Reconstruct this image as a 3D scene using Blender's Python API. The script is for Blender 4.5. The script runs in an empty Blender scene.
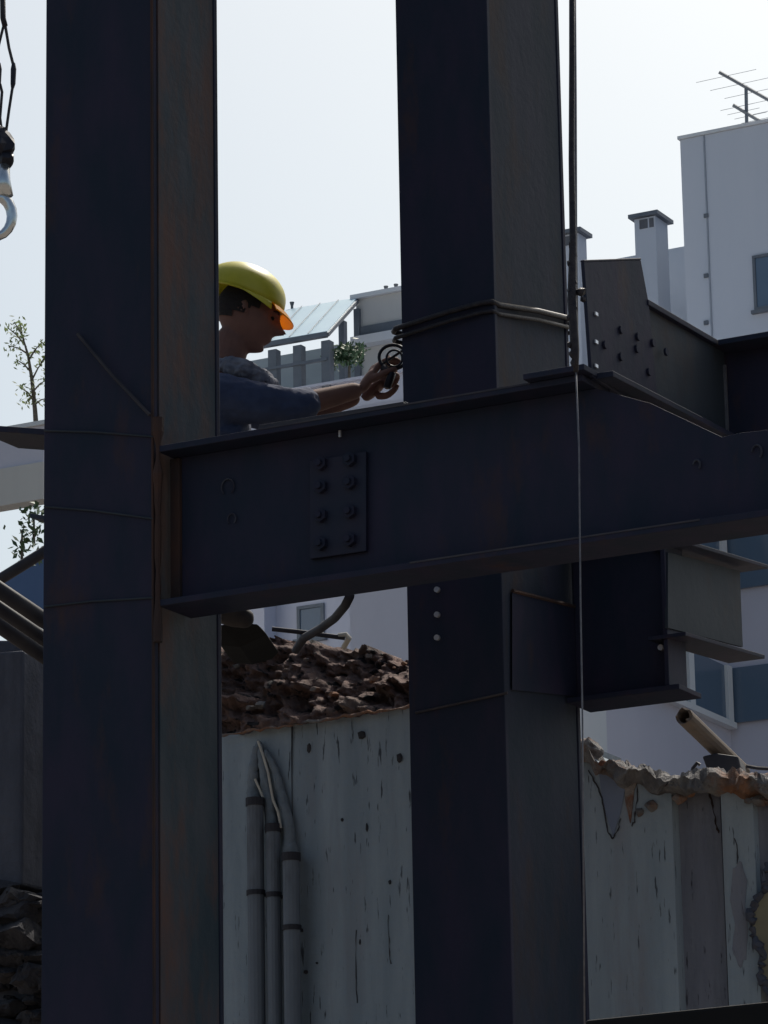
import bpy, bmesh, math, random
from mathutils import Vector, Matrix, noise
random.seed(7)
sc = bpy.context.scene
COL = sc.collection
W, H = 768, 1024
F = 3952.0                                   # focal length in pixels
PITCH = math.radians(15.0); ROLL = math.radians(1.04)
CAM = Vector((0, 0, 1.6))
fw = Vector((0, math.cos(PITCH), math.sin(PITCH)))
r0 = Vector((1, 0, 0)); u0 = Vector((0, -math.sin(PITCH), math.cos(PITCH)))
UP = u0*math.cos(ROLL) + r0*math.sin(ROLL)
RT = r0*math.cos(ROLL) - u0*math.sin(ROLL)

# ---------------------------------------------------------------- camera, world, sun
cd = bpy.data.cameras.new('camera'); cam = bpy.data.objects.new('camera', cd); COL.objects.link(cam)
cd.sensor_fit = 'HORIZONTAL'; cd.sensor_width = 36; cd.lens = F*36/W
cd.clip_start = 0.1; cd.clip_end = 5000
m = Matrix.Identity(4)
for i in range(3):
    m[i][0] = RT[i]; m[i][1] = UP[i]; m[i][2] = -fw[i]; m[i][3] = CAM[i]
cam.matrix_world = m
sc.camera = cam
sc.render.engine = 'CYCLES'; sc.cycles.pixel_filter_width = 2.0
SUN_EL = math.radians(52); SUN_AZ = math.radians(24)      # azimuth from +Y towards +X
w = bpy.data.worlds.new('World'); sc.world = w; w.use_nodes = True
nt = w.node_tree; nt.nodes.clear()
out = nt.nodes.new('ShaderNodeOutputWorld'); bg = nt.nodes.new('ShaderNodeBackground')
sky = nt.nodes.new('ShaderNodeTexSky'); sky.sky_type = 'NISHITA'; sky.sun_disc = False
sky.sun_elevation = SUN_EL; sky.sun_rotation = SUN_AZ
sky.air_density = 0.85; sky.dust_density = 3.8; sky.ozone_density = 0.1; sky.altitude = 0
bg.inputs['Strength'].default_value = 0.10
tint = nt.nodes.new('ShaderNodeMix'); tint.data_type = 'RGBA'; tint.blend_type = 'MULTIPLY'; tint.inputs[0].default_value = 1
tint.inputs[7].default_value = (.955, 1.0, .93, 1); nt.links.new(sky.outputs[0], tint.inputs[6])
nt.links.new(tint.outputs[2], bg.inputs['Color']); nt.links.new(bg.outputs[0], out.inputs['Surface'])
sl = bpy.data.lights.new('sun', 'SUN'); so = bpy.data.objects.new('sun', sl); COL.objects.link(so)
sl.energy = 3.2; sl.angle = math.radians(0.5); sl.color = (1, 0.94, 0.85)
sd = Vector((math.sin(SUN_AZ)*math.cos(SUN_EL), math.cos(SUN_AZ)*math.cos(SUN_EL), math.sin(SUN_EL)))
so.rotation_euler = sd.to_track_quat('Z', 'Y').to_euler(); so.location = (20, 40, 60)
vs = sc.view_settings; vs.view_transform = 'Standard'; vs.look = 'None'; vs.gamma = 1; vs.exposure = 0.35
try: vs.use_curve_mapping = False
except Exception: pass

# ---------------------------------------------------------------- geometry of sight
def ray(px, py):
    return (fw*F + RT*(px - W/2) - UP*(py - H/2)).normalized()
def at(px, py, Y):
    d = ray(px, py); return CAM + d*(Y/d.y)
AL = math.radians(28.0)
a = Vector((math.cos(AL), -math.sin(AL), 0))      # frame direction running right and nearer
b = Vector((math.sin(AL), math.cos(AL), 0))       # frame direction running right and away
Z = Vector((0, 0, 1))
def onp(px, py, p0, u):
    """point on the vertical plane through p0 along u"""
    n = Vector((u.y, -u.x, 0)); d = ray(px, py)
    return CAM + d*((p0 - CAM).dot(n)/d.dot(n))

# ---------------------------------------------------------------- materials
MATS = {}
def nodes(name):
    mt = bpy.data.materials.new(name); mt.use_nodes = True
    t = mt.node_tree; bs = t.nodes['Principled BSDF']; return mt, t, bs
def surf(name, c1, c2, scale=3.0, rough=0.7, metal=0.0, stretch=(1,1,1), c3=None, s3=1.2, t3=(0.52, 0.68),
         bump=0.3, bscale=30, bdist=0.004, flecks=None, fl_scale=(60,60,8), fl_thr=(0.64, 0.7), spec=0.3):
    mt, t, bs = nodes(name); N = t.nodes; L = t.links
    tc = N.new('ShaderNodeTexCoord')
    def mapped(s):
        mp = N.new('ShaderNodeMapping'); mp.inputs['Scale'].default_value = s
        L.new(tc.outputs['Object'], mp.inputs['Vector']); return mp.outputs[0]
    def nz(vec, sc_, det=8, rgh=0.6):
        n = N.new('ShaderNodeTexNoise'); n.inputs['Scale'].default_value = sc_
        n.inputs['Detail'].default_value = det; n.inputs['Roughness'].default_value = rgh
        L.new(vec, n.inputs['Vector']); return n.outputs['Fac']
    def ramp(fac, lo, hi):
        r = N.new('ShaderNodeMapRange'); r.inputs['From Min'].default_value = lo; r.inputs['From Max'].default_value = hi
        L.new(fac, r.inputs['Value']); return r.outputs[0]
    def mix(fac, A_, B_):
        mx = N.new('ShaderNodeMix'); mx.data_type = 'RGBA'
        L.new(fac, mx.inputs[0])
        for k, v in ((6, A_), (7, B_)):
            if isinstance(v, tuple): mx.inputs[k].default_value = (*v, 1)
            else: L.new(v, mx.inputs[k])
        return mx.outputs[2]
    base = mix(ramp(nz(mapped(stretch), scale), 0.35, 0.65), c1, c2)
    if c3: base = mix(ramp(nz(mapped(stretch), s3, 10, 0.7), *t3), base, c3)
    if flecks: base = mix(ramp(nz(mapped(fl_scale), 1.0, 3), *fl_thr), base, flecks)
    L.new(base, bs.inputs['Base Color'])
    bs.inputs['Roughness'].default_value = rough; bs.inputs['Metallic'].default_value = metal
    bs.inputs['Specular IOR Level'].default_value = spec
    if bump:
        bp = N.new('ShaderNodeBump'); bp.inputs['Strength'].default_value = bump; bp.inputs['Distance'].default_value = bdist
        L.new(nz(mapped((1,1,1)), bscale), bp.inputs['Height']); L.new(bp.outputs[0], bs.inputs['Normal'])
    MATS[name] = mt; return mt

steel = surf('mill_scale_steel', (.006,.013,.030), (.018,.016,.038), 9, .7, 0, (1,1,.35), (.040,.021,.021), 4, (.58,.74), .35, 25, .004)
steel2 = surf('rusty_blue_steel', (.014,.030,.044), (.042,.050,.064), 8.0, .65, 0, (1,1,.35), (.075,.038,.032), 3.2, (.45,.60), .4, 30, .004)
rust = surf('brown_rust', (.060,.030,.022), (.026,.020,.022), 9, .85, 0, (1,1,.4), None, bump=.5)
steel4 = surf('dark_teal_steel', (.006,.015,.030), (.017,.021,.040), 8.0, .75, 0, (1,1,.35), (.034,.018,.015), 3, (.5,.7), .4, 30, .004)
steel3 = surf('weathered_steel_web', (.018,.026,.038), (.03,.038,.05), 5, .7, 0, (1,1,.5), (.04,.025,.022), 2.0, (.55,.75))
edge = surf('worn_steel_edge', (.035,.032,.042), (.06,.052,.056), 14, .45, .3)
boltm = surf('bolt_steel', (.010,.011,.020), (.02,.02,.03), 20, .5, .3)
galv_or_light = surf('bright_bolt_or_hole_light', (.7,.72,.75), (.5,.5,.55), 20, .3, .6, bump=0)  # one bright bolt, and painted daylight for open holes and the slot
chalk = surf('chalk_paint', (.055,.06,.08), (.02,.02,.035), 30, .9, bump=0)
ropem = surf('wire_rope', (.018,.018,.026), (.04,.036,.04), 60, .5, .4, (1,1,1), bump=.8, bscale=200)
ropel = surf('pale_wire', (.16,.16,.18), (.10,.10,.12), 40, .5, .3, bump=0)
conc = surf('stained_board_concrete', (.23,.275,.315), (.31,.355,.395), 3.5, .92, 0, (3,3,.35), (.24,.245,.27), 1.3, (.5,.66), .6, 22, .012, (.06,.07,.085), (75,75,9), (.63,.69))
conc2 = surf('purple_grey_concrete', (.17,.175,.215), (.23,.235,.27), 4, .92, 0, (3,3,.4), (.08,.09,.10), 1.6, (.5,.7), .6, 22, .012, (.06,.06,.075), (75,75,10), (.64,.70))
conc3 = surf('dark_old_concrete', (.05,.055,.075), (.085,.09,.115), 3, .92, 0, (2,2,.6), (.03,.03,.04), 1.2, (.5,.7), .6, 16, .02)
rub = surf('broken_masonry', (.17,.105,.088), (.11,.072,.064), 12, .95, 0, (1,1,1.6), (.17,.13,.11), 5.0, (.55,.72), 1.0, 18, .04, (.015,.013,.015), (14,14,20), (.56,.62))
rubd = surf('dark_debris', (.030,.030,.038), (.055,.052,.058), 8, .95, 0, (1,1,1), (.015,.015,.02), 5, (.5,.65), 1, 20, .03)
brick = surf('red_brick', (.22,.10,.065), (.11,.065,.05), 25, .95, 0, (1,1,1), (.28,.24,.21), 6, (.5,.62), .9, 40, .015)
mortar = surf('crumbled_mortar', (.20,.19,.185), (.10,.095,.10), 16, .95, 0, (1,1,1), (.24,.12,.07), 4, (.47,.6), 1.0, 30, .02)
pipem = surf('grey_clay_pipe', (.13,.15,.18), (.18,.20,.23), 9, .8, 0, (1,1,.3), (.06,.05,.05), 2, (.55,.7), .4, 30, .004)
plast = surf('pale_cable_sheath', (.55,.5,.42), (.4,.37,.33), 20, .7, bump=0)
wallL = surf('lavender_render', (.52,.53,.62), (.58,.59,.68), 0.25, .9, 0, (1,1,.4), (.48,.49,.57), .12, (.5,.7), .15, 3, .02)
wallT = surf('pale_grey_render', (.52,.57,.65), (.58,.62,.69), 0.3, .9, 0, (1,1,.15), (.47,.53,.61), .2, (.5,.7), .1, 3, .02)
wallW = surf('off_white_render', (.62,.66,.69), (.68,.70,.73), 0.4, .9, 0, (1,1,.3), bump=.1)
wallB = surf('beige_grey_render', (.50,.50,.49), (.58,.58,.56), .6, .9, 0, (1,1,.3), bump=.1)
trimD = surf('dark_seam', (.10,.11,.13), (.14,.15,.17), 3, .8, bump=0)
seamT = surf('faded_pipe_grey', (.32,.36,.42), (.28,.32,.38), 3, .8, bump=0)
frameM = surf('grey_metal_frame', (.13,.15,.18), (.17,.19,.22), 2, .5, .2, bump=0)
panelM = surf('zinc_canopy_sheet', (.34,.50,.62), (.40,.56,.66), .5, .35, .3, (3,1,1), bump=.05)
leafm = surf('leaf_green', (.18,.24,.10), (.25,.30,.14), 4, .6, bump=0)
leafd = surf('dark_shrub_leaf', (.05,.10,.05), (.08,.14,.07), 4, .6, bump=0)
bark = surf('bark', (.16,.14,.11), (.09,.08,.07), 10, .9)
bluem = surf('blue_sheet', (.07,.12,.22), (.10,.15,.26), 2, .6, bump=.1)
darkm = surf('dark_formwork_pipe', (.02,.02,.03), (.045,.042,.048), 6, .7)
earth = surf('excavated_earth', (.17,.15,.13), (.23,.20,.17), .6, .95, 0, (1,1,1), (.14,.12,.10), .2, (.5,.7), .8, 4, .1)
yellow = surf('yellow_helmet_shell', (.50,.46,.03), (.60,.55,.04), 12, .42, 0, (1,1,1), (.30,.28,.06), 14, (.58,.75), bump=0, spec=.5)
orange = surf('translucent_brim', (.85,.42,.01), (.8,.38,.01), 3, .35, bump=0)
skin = surf('tanned_skin', (.13,.070,.060), (.18,.095,.078), 12, .75, bump=.2, bscale=120, bdist=.001)
hairm = surf('dark_hair', (.012,.01,.012), (.02,.016,.016), 60, .8, bump=.8, bscale=200)
shirtm = surf('navy_work_shirt', (.028,.042,.095), (.055,.072,.13), 10, .9, bump=.5, bscale=40, bdist=.006)
towelm = surf('checked_grey_cloth', (.22,.23,.27), (.09,.10,.14), 24, .95, bump=.4, bscale=60, bdist=.003)
trousm = surf('dark_trousers', (.02,.022,.03), (.03,.032,.045), 10, .9, bump=.4)
bootm = surf('dirty_work_boot', (.025,.022,.024), (.05,.042,.04), 12, .8)
beigeC = surf('yellowish_plaster', (.27,.24,.16), (.20,.18,.13), 4, .95)
plank = surf('blackened_timber', (.004,.004,.005), (.007,.007,.007), 6, .9)
chrome = surf('polished_hook_metal', (.65,.67,.68), (.45,.47,.5), 6, .22, .9, bump=0)
woodm = surf('weathered_timber', (.16,.12,.09), (.10,.08,.07), 6, .85, 0, (1,1,8))
mg, tg, bsg = nodes('window_glass')
bsg.inputs['Base Color'].default_value = (.10,.15,.22,1); bsg.inputs['Roughness'].default_value = .12
bsg.inputs['Specular IOR Level'].default_value = .5
glass = mg
# let light glow through the orange brim and leaves
for mt in (orange, leafm, yellow):
    t = mt.node_tree; bs = t.nodes['Principled BSDF']; o = t.nodes['Material Output']
    tr = t.nodes.new('ShaderNodeBsdfTranslucent'); mx = t.nodes.new('ShaderNodeMixShader')
    src = bs.inputs['Base Color'].links[0].from_socket
    t.links.new(src, tr.inputs['Color']); mx.inputs[0].default_value = {orange: .55, leafm: .5, yellow: .16}[mt]
    t.links.new(bs.outputs[0], mx.inputs[1]); t.links.new(tr.outputs[0], mx.inputs[2]); t.links.new(mx.outputs[0], o.inputs['Surface'])

# ---------------------------------------------------------------- object helpers
def wloc(o):
    v = Vector((0,0,0))
    while o: v += o.location; o = o.parent
    return v
def tag(o, label=None, cat=None, group=None, kind=None):
    if label: o['label'] = label
    if cat: o['category'] = cat
    if group: o['group'] = group
    if kind: o['kind'] = kind
    return o
def thing(name, loc, label, cat, group=None):
    o = bpy.data.objects.new(name, None); COL.objects.link(o); o.location = loc; o.empty_display_size = .2
    return tag(o, label, cat, group)
class MB:
    def __init__(s): s.v = []; s.f = []
    def add(s, vs_, fs):
        k = len(s.v); s.v += [Vector(x) for x in vs_]; s.f += [tuple(i + k for i in q) for q in fs]; return s
    def box(s, O, U, V, Wv):
        p = [O, O+U, O+U+V, O+V]; return s.prism(p, Wv)
    def prism(s, poly, vec):
        n = len(poly); vs_ = list(poly) + [p + vec for p in poly]
        fs = [tuple(range(n))[::-1], tuple(range(n, 2*n))] + [(i, (i+1) % n, n+(i+1) % n, n+i) for i in range(n)]
        return s.add(vs_, fs)
    def tube(s, pts, r, k=10, cap=True):
        pts = [Vector(p) for p in pts]; rs = r if isinstance(r, (list, tuple)) else [r]*len(pts)
        vs_ = []; fs = []; up = None
        for i, p in enumerate(pts):
            d = (pts[min(i+1, len(pts)-1)] - pts[max(i-1, 0)]).normalized()
            if up is None:
                up = d.orthogonal().normalized()
            up = (up - d*up.dot(d)).normalized(); sd_ = d.cross(up)
            for j in range(k):
                t_ = 2*math.pi*j/k; vs_.append(p + (up*math.cos(t_) + sd_*math.sin(t_))*rs[i])
        for i in range(len(pts)-1):
            for j in range(k):
                fs.append((i*k+j, i*k+(j+1) % k, (i+1)*k+(j+1) % k, (i+1)*k+j))
        if cap: fs += [tuple(range(k))[::-1], tuple(range((len(pts)-1)*k, len(pts)*k))]
        return s.add(vs_, fs)
    def rock(s, c, r, seed=0, flat=1.0, sub=2, ax=None):
        bm = bmesh.new(); bmesh.ops.create_icosphere(bm, subdivisions=sub, radius=1)
        o = Vector((seed*3.7, seed*1.3, seed*7.1)); rot = Matrix.Rotation(seed*1.7, 3, Vector((math.sin(seed), .4, math.cos(seed*2))).normalized())
        vs_ = []
        for v in bm.verts:
            q = v.co.copy()
            k = 1 + .45*noise.noise(q*1.5 + o) + .28*noise.noise(q*3.5 + o) + .12*noise.noise(q*8 + o)
            q = Vector([max(-.72, min(.72, t_)) for t_ in q*k])    # blocky faces
            q = rot @ q; q.z *= flat
            vs_.append(Vector(c) + q*r)
        fs = [tuple(v.index for v in f.verts) for f in bm.faces]; bm.free()
        return s.add(vs_, fs)
    def build(s, name, mat, parent=None, bevel=0, smooth=False, loc=None):
        if parent is None:
            if loc is None:
                xs = [p.x for p in s.v]; ys = [p.y for p in s.v]; zs = [p.z for p in s.v]
                loc = Vector(((min(xs)+max(xs))/2, (min(ys)+max(ys))/2, min(zs)))
            off = Vector(loc)
        else: off = wloc(parent)
        me = bpy.data.meshes.new(name)
        me.from_pydata([tuple(p - off) for p in s.v], [], s.f); me.materials.append(mat)
        bm = bmesh.new(); bm.from_mesh(me); bmesh.ops.recalc_face_normals(bm, faces=bm.faces); bm.to_mesh(me); bm.free()
        if smooth:
            for p in me.polygons: p.use_smooth = True
        o = bpy.data.objects.new(name, me); COL.objects.link(o)
        if parent: o.parent = parent
        else: o.location = off
        if bevel:
            md = o.modifiers.new('bevel', 'BEVEL'); md.width = bevel; md.segments = 2; md.limit_method = 'ANGLE'
        return o
def evalmesh(o):
    """bake an object's modifiers into its mesh"""
    dg = bpy.context.evaluated_depsgraph_get(); dg.update()
    me = bpy.data.meshes.new_from_object(o.evaluated_get(dg)); o.modifiers.clear(); o.data = me; return o
def hexbolt(mb, c, n, r=.016, h=.014, u=Z):
    sdv = n.cross(u).normalized()
    mb.prism([c + (u*math.cos(t_) + sdv*math.sin(t_))*r for t_ in [k*math.pi/3 for k in range(6)]], n*h)
    mb.tube([c, c + n*(h+.010)], r*.5, 8); return mb

# ================================================================ STEEL FRAME
C1 = at(155, 437, 10.4); C1.z = 0            # near corner of the left column
FRN = -b                                     # faces looking left-and-towards the camera
def col_len(px, py, corner, u):
    return (onp(px, py, corner, u) - corner).dot(u)
# --- left column
wA = -col_len(45, 200, C1, a); wB = col_len(218, 200, C1, b)
print('col1', wA, wB)
t1 = thing('steel_column', C1 - a*wA/2 + b*wB/2, 'dark steel column on the left, with the worker behind its right edge', 'column', 'heavy steel columns')
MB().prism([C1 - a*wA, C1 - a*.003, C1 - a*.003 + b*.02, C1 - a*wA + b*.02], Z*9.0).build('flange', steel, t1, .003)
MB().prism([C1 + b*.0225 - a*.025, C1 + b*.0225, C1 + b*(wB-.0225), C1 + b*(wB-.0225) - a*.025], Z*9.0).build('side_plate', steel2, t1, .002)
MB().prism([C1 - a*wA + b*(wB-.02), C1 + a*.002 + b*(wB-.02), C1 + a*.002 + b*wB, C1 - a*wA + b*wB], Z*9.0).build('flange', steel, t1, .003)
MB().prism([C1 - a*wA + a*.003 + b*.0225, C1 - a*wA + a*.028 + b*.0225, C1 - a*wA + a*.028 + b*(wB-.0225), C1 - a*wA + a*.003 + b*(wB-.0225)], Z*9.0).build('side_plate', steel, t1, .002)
# rust-streaked weld running up the near corner
MB().tube([C1 + FRN*.002 - a*.006, C1 + FRN*.002 - a*.006 + Z*9.0], .0045, 6).build('corner_weld', rust, t1)
ru = [onp(158, y_, C1 + FRN*.003 + a*.004, a) for y_ in range(418, 650, 14)]; rr_ = random.Random(2)
MB().tube(ru, [rr_.uniform(.004, .013)*(1.3 if k < 5 else 1) for k in range(len(ru))], 8).build('rust_crust', rust, t1)
# stiffener plates crossing the front face
p0 = C1 + FRN*.0
def zat(px, py, P, u): return onp(px, py, P, u).z
for (l, rr) in (((45, 431), (154, 437)), ((45, 507), (154, 519)), ((45, 607), (154, 598))):
    A_ = onp(*l, C1, a); B_ = onp(*rr, C1, a)
    MB().tube([A_ + FRN*.004, A_.lerp(B_, .45) + FRN*.005 + Z*.004, B_ + FRN*.004], .003, 6).build('weld_seam', steel3, t1)
# thin cable slung across the face
A_ = onp(80, 335, C1, a); B_ = onp(152, 416, C1, a)
tag(MB().tube([A_ + FRN*.012, A_.lerp(B_, .5) + FRN*.02 - Z*.004, B_ + FRN*.012], .005, 6).build('tie_wire', darkm), 'thin wire slanting down across the front of the left column', 'wire')
# bracket plates to the left of the column
pl = C1 - a*(wA) + b*.03
top = [onp(-25, 424, pl, a), onp(48, 429, pl, a)]
MB().prism([top[0], top[1], top[1] + b*.22, top[0] + b*.22 - a*.0], -Z*.018).build('bracket_plate', steel, t1, .002)
q0 = onp(20, 509, pl, a); q1 = onp(48, 516, pl, a)
MB().prism([q0 + b*.05, q1, q1 + b*.16, q0 + b*.1], -Z*.014).build('bracket_plate', steel, t1, .002)
# --- right column
C2 = at(489, 100, 10.9); C2.z = 0
wA2 = -col_len(398, 150, C2, a); wB2 = col_len(563, 150, C2, b)
print('col2', wA2, wB2)
t2 = thing('steel_column', C2 - a*wA2/2 + b*wB2/2, 'dark steel column on the right, with a cable wound around it', 'column', 'heavy steel columns')
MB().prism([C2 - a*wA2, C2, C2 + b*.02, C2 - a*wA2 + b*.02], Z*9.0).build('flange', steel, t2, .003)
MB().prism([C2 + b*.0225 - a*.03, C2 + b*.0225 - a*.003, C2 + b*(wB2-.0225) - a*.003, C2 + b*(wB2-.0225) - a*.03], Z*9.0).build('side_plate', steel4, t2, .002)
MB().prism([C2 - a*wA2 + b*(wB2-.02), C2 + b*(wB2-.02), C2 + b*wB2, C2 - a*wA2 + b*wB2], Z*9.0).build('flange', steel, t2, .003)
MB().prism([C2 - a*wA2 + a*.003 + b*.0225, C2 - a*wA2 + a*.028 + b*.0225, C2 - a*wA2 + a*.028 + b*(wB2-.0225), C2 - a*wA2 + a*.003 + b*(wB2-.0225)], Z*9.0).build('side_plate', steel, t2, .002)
A_ = onp(416, 713, C2, a); B_ = onp(508, 693, C2, a)
MB().tube([A_ + FRN*.003, B_ + FRN*.003], .004, 6).build('weld_seam', edge, t2)
for k, py in enumerate((590, 615, 638)):
    c = onp(438, py, C2, a)
    MB().tube([c + FRN*.001, c + FRN*.010], .0085, 10).build('bolt_or_hole_light', galv_or_light, t2)  # pale discs painted in for daylight showing through holes in the column
# rope wrap on the right column
L0 = onp(397, 330, C2, a); Cn = onp(490, 303, C2, a); R0 = onp(571, 321, C2, b)
back = [C2 + b*wB2 - a*wA2]
bk = Vector((back[0].x, back[0].y, (L0.z + R0.z)/2))
pr = [L0 - a*.016 + b*.01, L0 + FRN*.012, L0.lerp(Cn, .6) + FRN*.022, Cn + FRN*.012 - a*.02, Cn + FRN*.008 + a*.01, Cn + a*.014 + b*.03, Cn.lerp(R0, .5) + a*.022, R0 + a*.012 - b*.01, R0 + a*.0 + b*.016, bk + b*.016 , bk - a*.016 + b*.002, L0 - a*.016 + b*.01]
tag(MB().tube(pr, .0085, 8).build('steel_rope_loop', ropem, smooth=True), 'cable wound around the right column above the beam', 'cable')
pr2 = [p - Z*.028 + (p - (C2 - a*wA2/2 + b*wB2/2)).normalized()*0 for p in pr]
tag(MB().tube(pr2, .0065, 8).build('steel_rope_loop', ropem, smooth=True), 'second, thinner cable turn just below the thick cable on the right column', 'cable')

# --- main beam, running right and nearer across the front of the right column
M0 = C1 + FRN*.004                           # plane of the flange edges
tb = onp(582, 371, M0, a); zt = (tb.z + onp(250, 433, M0, a).z)/2
bb = onp(560, 541, M0, a); zb = (bb.z + onp(230, 588, M0, a).z)/2
print('zt', tb.z, onp(250, 433, M0, a).z, 'zb', bb.z, onp(230, 588, M0, a).z)
FWD = .17; TF = .018
def alen(px, py, P=M0): return (onp(px, py, P, a) - M0).dot(a)
M0z = lambda s_, z_, dpt=0.0: Vector((M0.x, M0.y, 0)) + a*s_ + b*dpt + Z*z_
sL = .012; sR = alen(582, 371); sEnd = alen(800, 515)
# beam
beam = thing('steel_beam', M0z((sL+sR)/2, zb-TF), 'deep dark steel beam crossing in front of both columns, bolted splice in its middle', 'beam')
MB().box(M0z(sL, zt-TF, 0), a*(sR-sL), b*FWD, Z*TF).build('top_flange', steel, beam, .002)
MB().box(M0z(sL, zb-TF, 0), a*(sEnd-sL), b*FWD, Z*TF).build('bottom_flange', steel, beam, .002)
wp = M0z(0, 0, FWD/2 - .006)
web = [M0z(sL, zb+.001, FWD/2-.006), M0z(sL, zt-TF-.001, FWD/2-.006), M0z(sR, zt-TF-.001, FWD/2-.006)]
for px, py in ((650, 403), (722, 437), (740, 433), (800, 426)):
    web.append(onp(px, py, wp, a))
web.append(M0z(sEnd, zb+.001, FWD/2-.006))
MB().prism(web, b*.012).build('web', steel, beam, .001)
# worn bright edges along the flanges
MB().box(M0z(alen(410, 563), zb-.004, -.002), a*(alen(700, 520)-alen(410, 563)), b*.002, Z*.0045).build('worn_edge', edge, beam)
MB().box(M0z(alen(260, 434), zt-.004, -.002), a*(sR-alen(260, 434)-.15), b*.002, Z*.0045).build('worn_edge', edge, beam)
# thicker packing plate at the node
s1 = alen(528, 381)
MB().box(M0z(s1, zt+.001, -.03), a*(sR-s1+.02), b*.24, Z*.016).build('packing_plate', steel, beam, .002)
# rusted connection at the left end
MB().box(M0z(.01, zb+.002, FWD/2-.02), a*.03, b*.02, Z*(zt-zb-TF-.006)).build('end_angle', rust, beam, .002)
# splice plate
wpf = M0z(0, 0, FWD/2 - .009)
sp = [onp(px, py, wpf, a) for px, py in ((312, 462), (368, 452), (368, 552), (312, 560))]
spo = MB().prism(sp, -b*.012).build('splice_plate', surf('splice_steel', (.009,.014,.032), (.019,.017,.036), 6, .6), beam, .002)
for i, (bx_, by_) in enumerate([(x_, y_) for x_ in (324, 353) for y_ in (465, 488, 517, 545)]):
    c = onp(bx_, by_ - (bx_-324)*.14, wpf, a) - b*.012
    hexbolt(MB(), c, -b, .020, .016).build('bolt_or_hole_light', steel, spo, .001)
c = onp(342, 438, wpf, a)
MB().box(c - b*.014 - a*.003, a*.006, b*.006, Z*.018).build('slot_light', galv_or_light, beam)  # bright sliver painted in for light coming through the slot
for (cx, cy, rr) in ((228, 487, .020), (232, 519, .013)):
    c = onp(cx, cy, wpf, a)
    pts = [c - b*.002 + (a*math.cos(t_)+Z*math.sin(t_)*1.15)*rr for t_ in [k*.5 for k in range(-2, 9)]]
    MB().tube(pts, .0022, 5).build('chalk_mark', chalk, beam)
for (cx, cy, rr) in ((697, 465, .010), (757, 452, .014)):
    c = onp(cx, cy, wpf, a)
    pts = [c - b*.002 + (a*math.cos(t_)+Z*math.sin(t_)*1.3)*rr for t_ in [k*.5 for k in range(-2, 7)]]
    MB().tube(pts, .003, 5).build('chalk_mark', chalk, beam)
# flat bar lying on the beam
y0 = M0z(alen(255, 433), zt, .02); y1 = M0z(alen(398, 405), zt, .03)
fb = MB().box(y0 + Z*.002, (y1-y0), b*.03, Z*.016)
tag(fb.build('flat_bar', edge, bevel=.002), 'thin flat steel bar lying along the top of the deep beam under the worker\'s hands', 'bar')
fb2a = M0z(alen(330, 415), zt, .075); fb2b = M0z(alen(392, 404), zt, .08)
tag(MB().box(fb2a + Z*.001, fb2b - fb2a, b*.05, Z*.034).build('steel_block', steel3, bevel=.004), 'short dark steel packer on the beam just left of the right column', 'packer')

# --- upper cross beam running back to the right, with bolted gusset
S0 = M0z(sR + .005, 0, .02)
def plane_b(px, py, P): return onp(px, py, P, b)
cb = thing('steel_beam', Vector((S0.x, S0.y, zt)), 'smaller bolted steel beam running back to the right above the deep beam', 'beam')
nB = a                                       # side facing the camera
gz = [plane_b(px, py, S0) for px, py in ((586, 262), (640, 260), (647, 300), (726, 349), (726, 441), (592, 374))]
MB().prism([gz[2].lerp(gz[5], 0) * 1.0, gz[3], gz[4], gz[5], plane_b(600, 300, S0)], -a*.010).build('web', steel3, cb, .001)
g = S0 + a*.012
MB().prism([plane_b(px, py, g) for px, py in ((584, 262), (641, 260), (649, 303), (660, 420), (592, 376))], -a*.010).build('gusset_plate', steel, cb, .002)
f0, f1 = plane_b(643, 300, S0), plane_b(727, 349, S0)
lvl = (f1 - f0)
MB().box(f0 + a*.016, lvl, -a*.11, -Z*.016).build('top_flange', steel, cb, .002)
f0, f1 = plane_b(592, 374, S0), plane_b(727, 443, S0)
MB().box(f0 + a*.06, f1 - f0, -a*.14, -Z*.016).build('bottom_flange', steel, cb, .002)
for i, (px, py) in enumerate(((620, 330), (637, 337), (652, 343), (620, 357), (636, 349), (648, 372), (630, 386), (665, 352), (604, 345))):
    c = plane_b(px, py, g)
    MB().tube([c, c + a*.007], .0115, 10).build('bolt_or_hole_light', steel, cb, .001)
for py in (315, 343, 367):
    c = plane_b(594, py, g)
    MB().box(c - a*.0 + a*.001, b*.016, a*.004, Z*.009).build('hole_light', galv_or_light, cb)  # small bright pieces stand for sky light through the plate's open holes
# short upstand closing the top
e0 = plane_b(584, 262, g); e1 = plane_b(641, 260, g)
MB().box(e0 + a*.001, e1 - e0, -a*.012, Z*.006).build('cap_plate', steel, cb, .002)
# --- far beam at the right edge
FB = plane_b(724, 349, S0)
fbt = thing('steel_beam', FB + a*.2, 'dark steel beam cut off by the right edge, meeting the bolted beam', 'beam')
P1 = onp(724, 349, FB, a); P2 = onp(830, 331, FB, a)
lowz = onp(760, 470, FB, a).z
MB().box(Vector((P1.x, P1.y, lowz)), Vector((P2.x-P1.x, P2.y-P1.y, 0)), b*.012, Z*(P1.z-lowz)).build('web', steel, fbt)
MB().box(P1 - b*.09 + a*.02, P2-P1, b*.18, -Z*.016).build('top_flange', steel, fbt, .002)
ll = onp(723, 438, FB, a)
MB().box(Vector((P1.x, P1.y, ll.z)) - b*.006, a*.008, -b*.006, Z*(P1.z - .05 - ll.z)).build('stiffener_edge', ropel, fbt)

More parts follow.
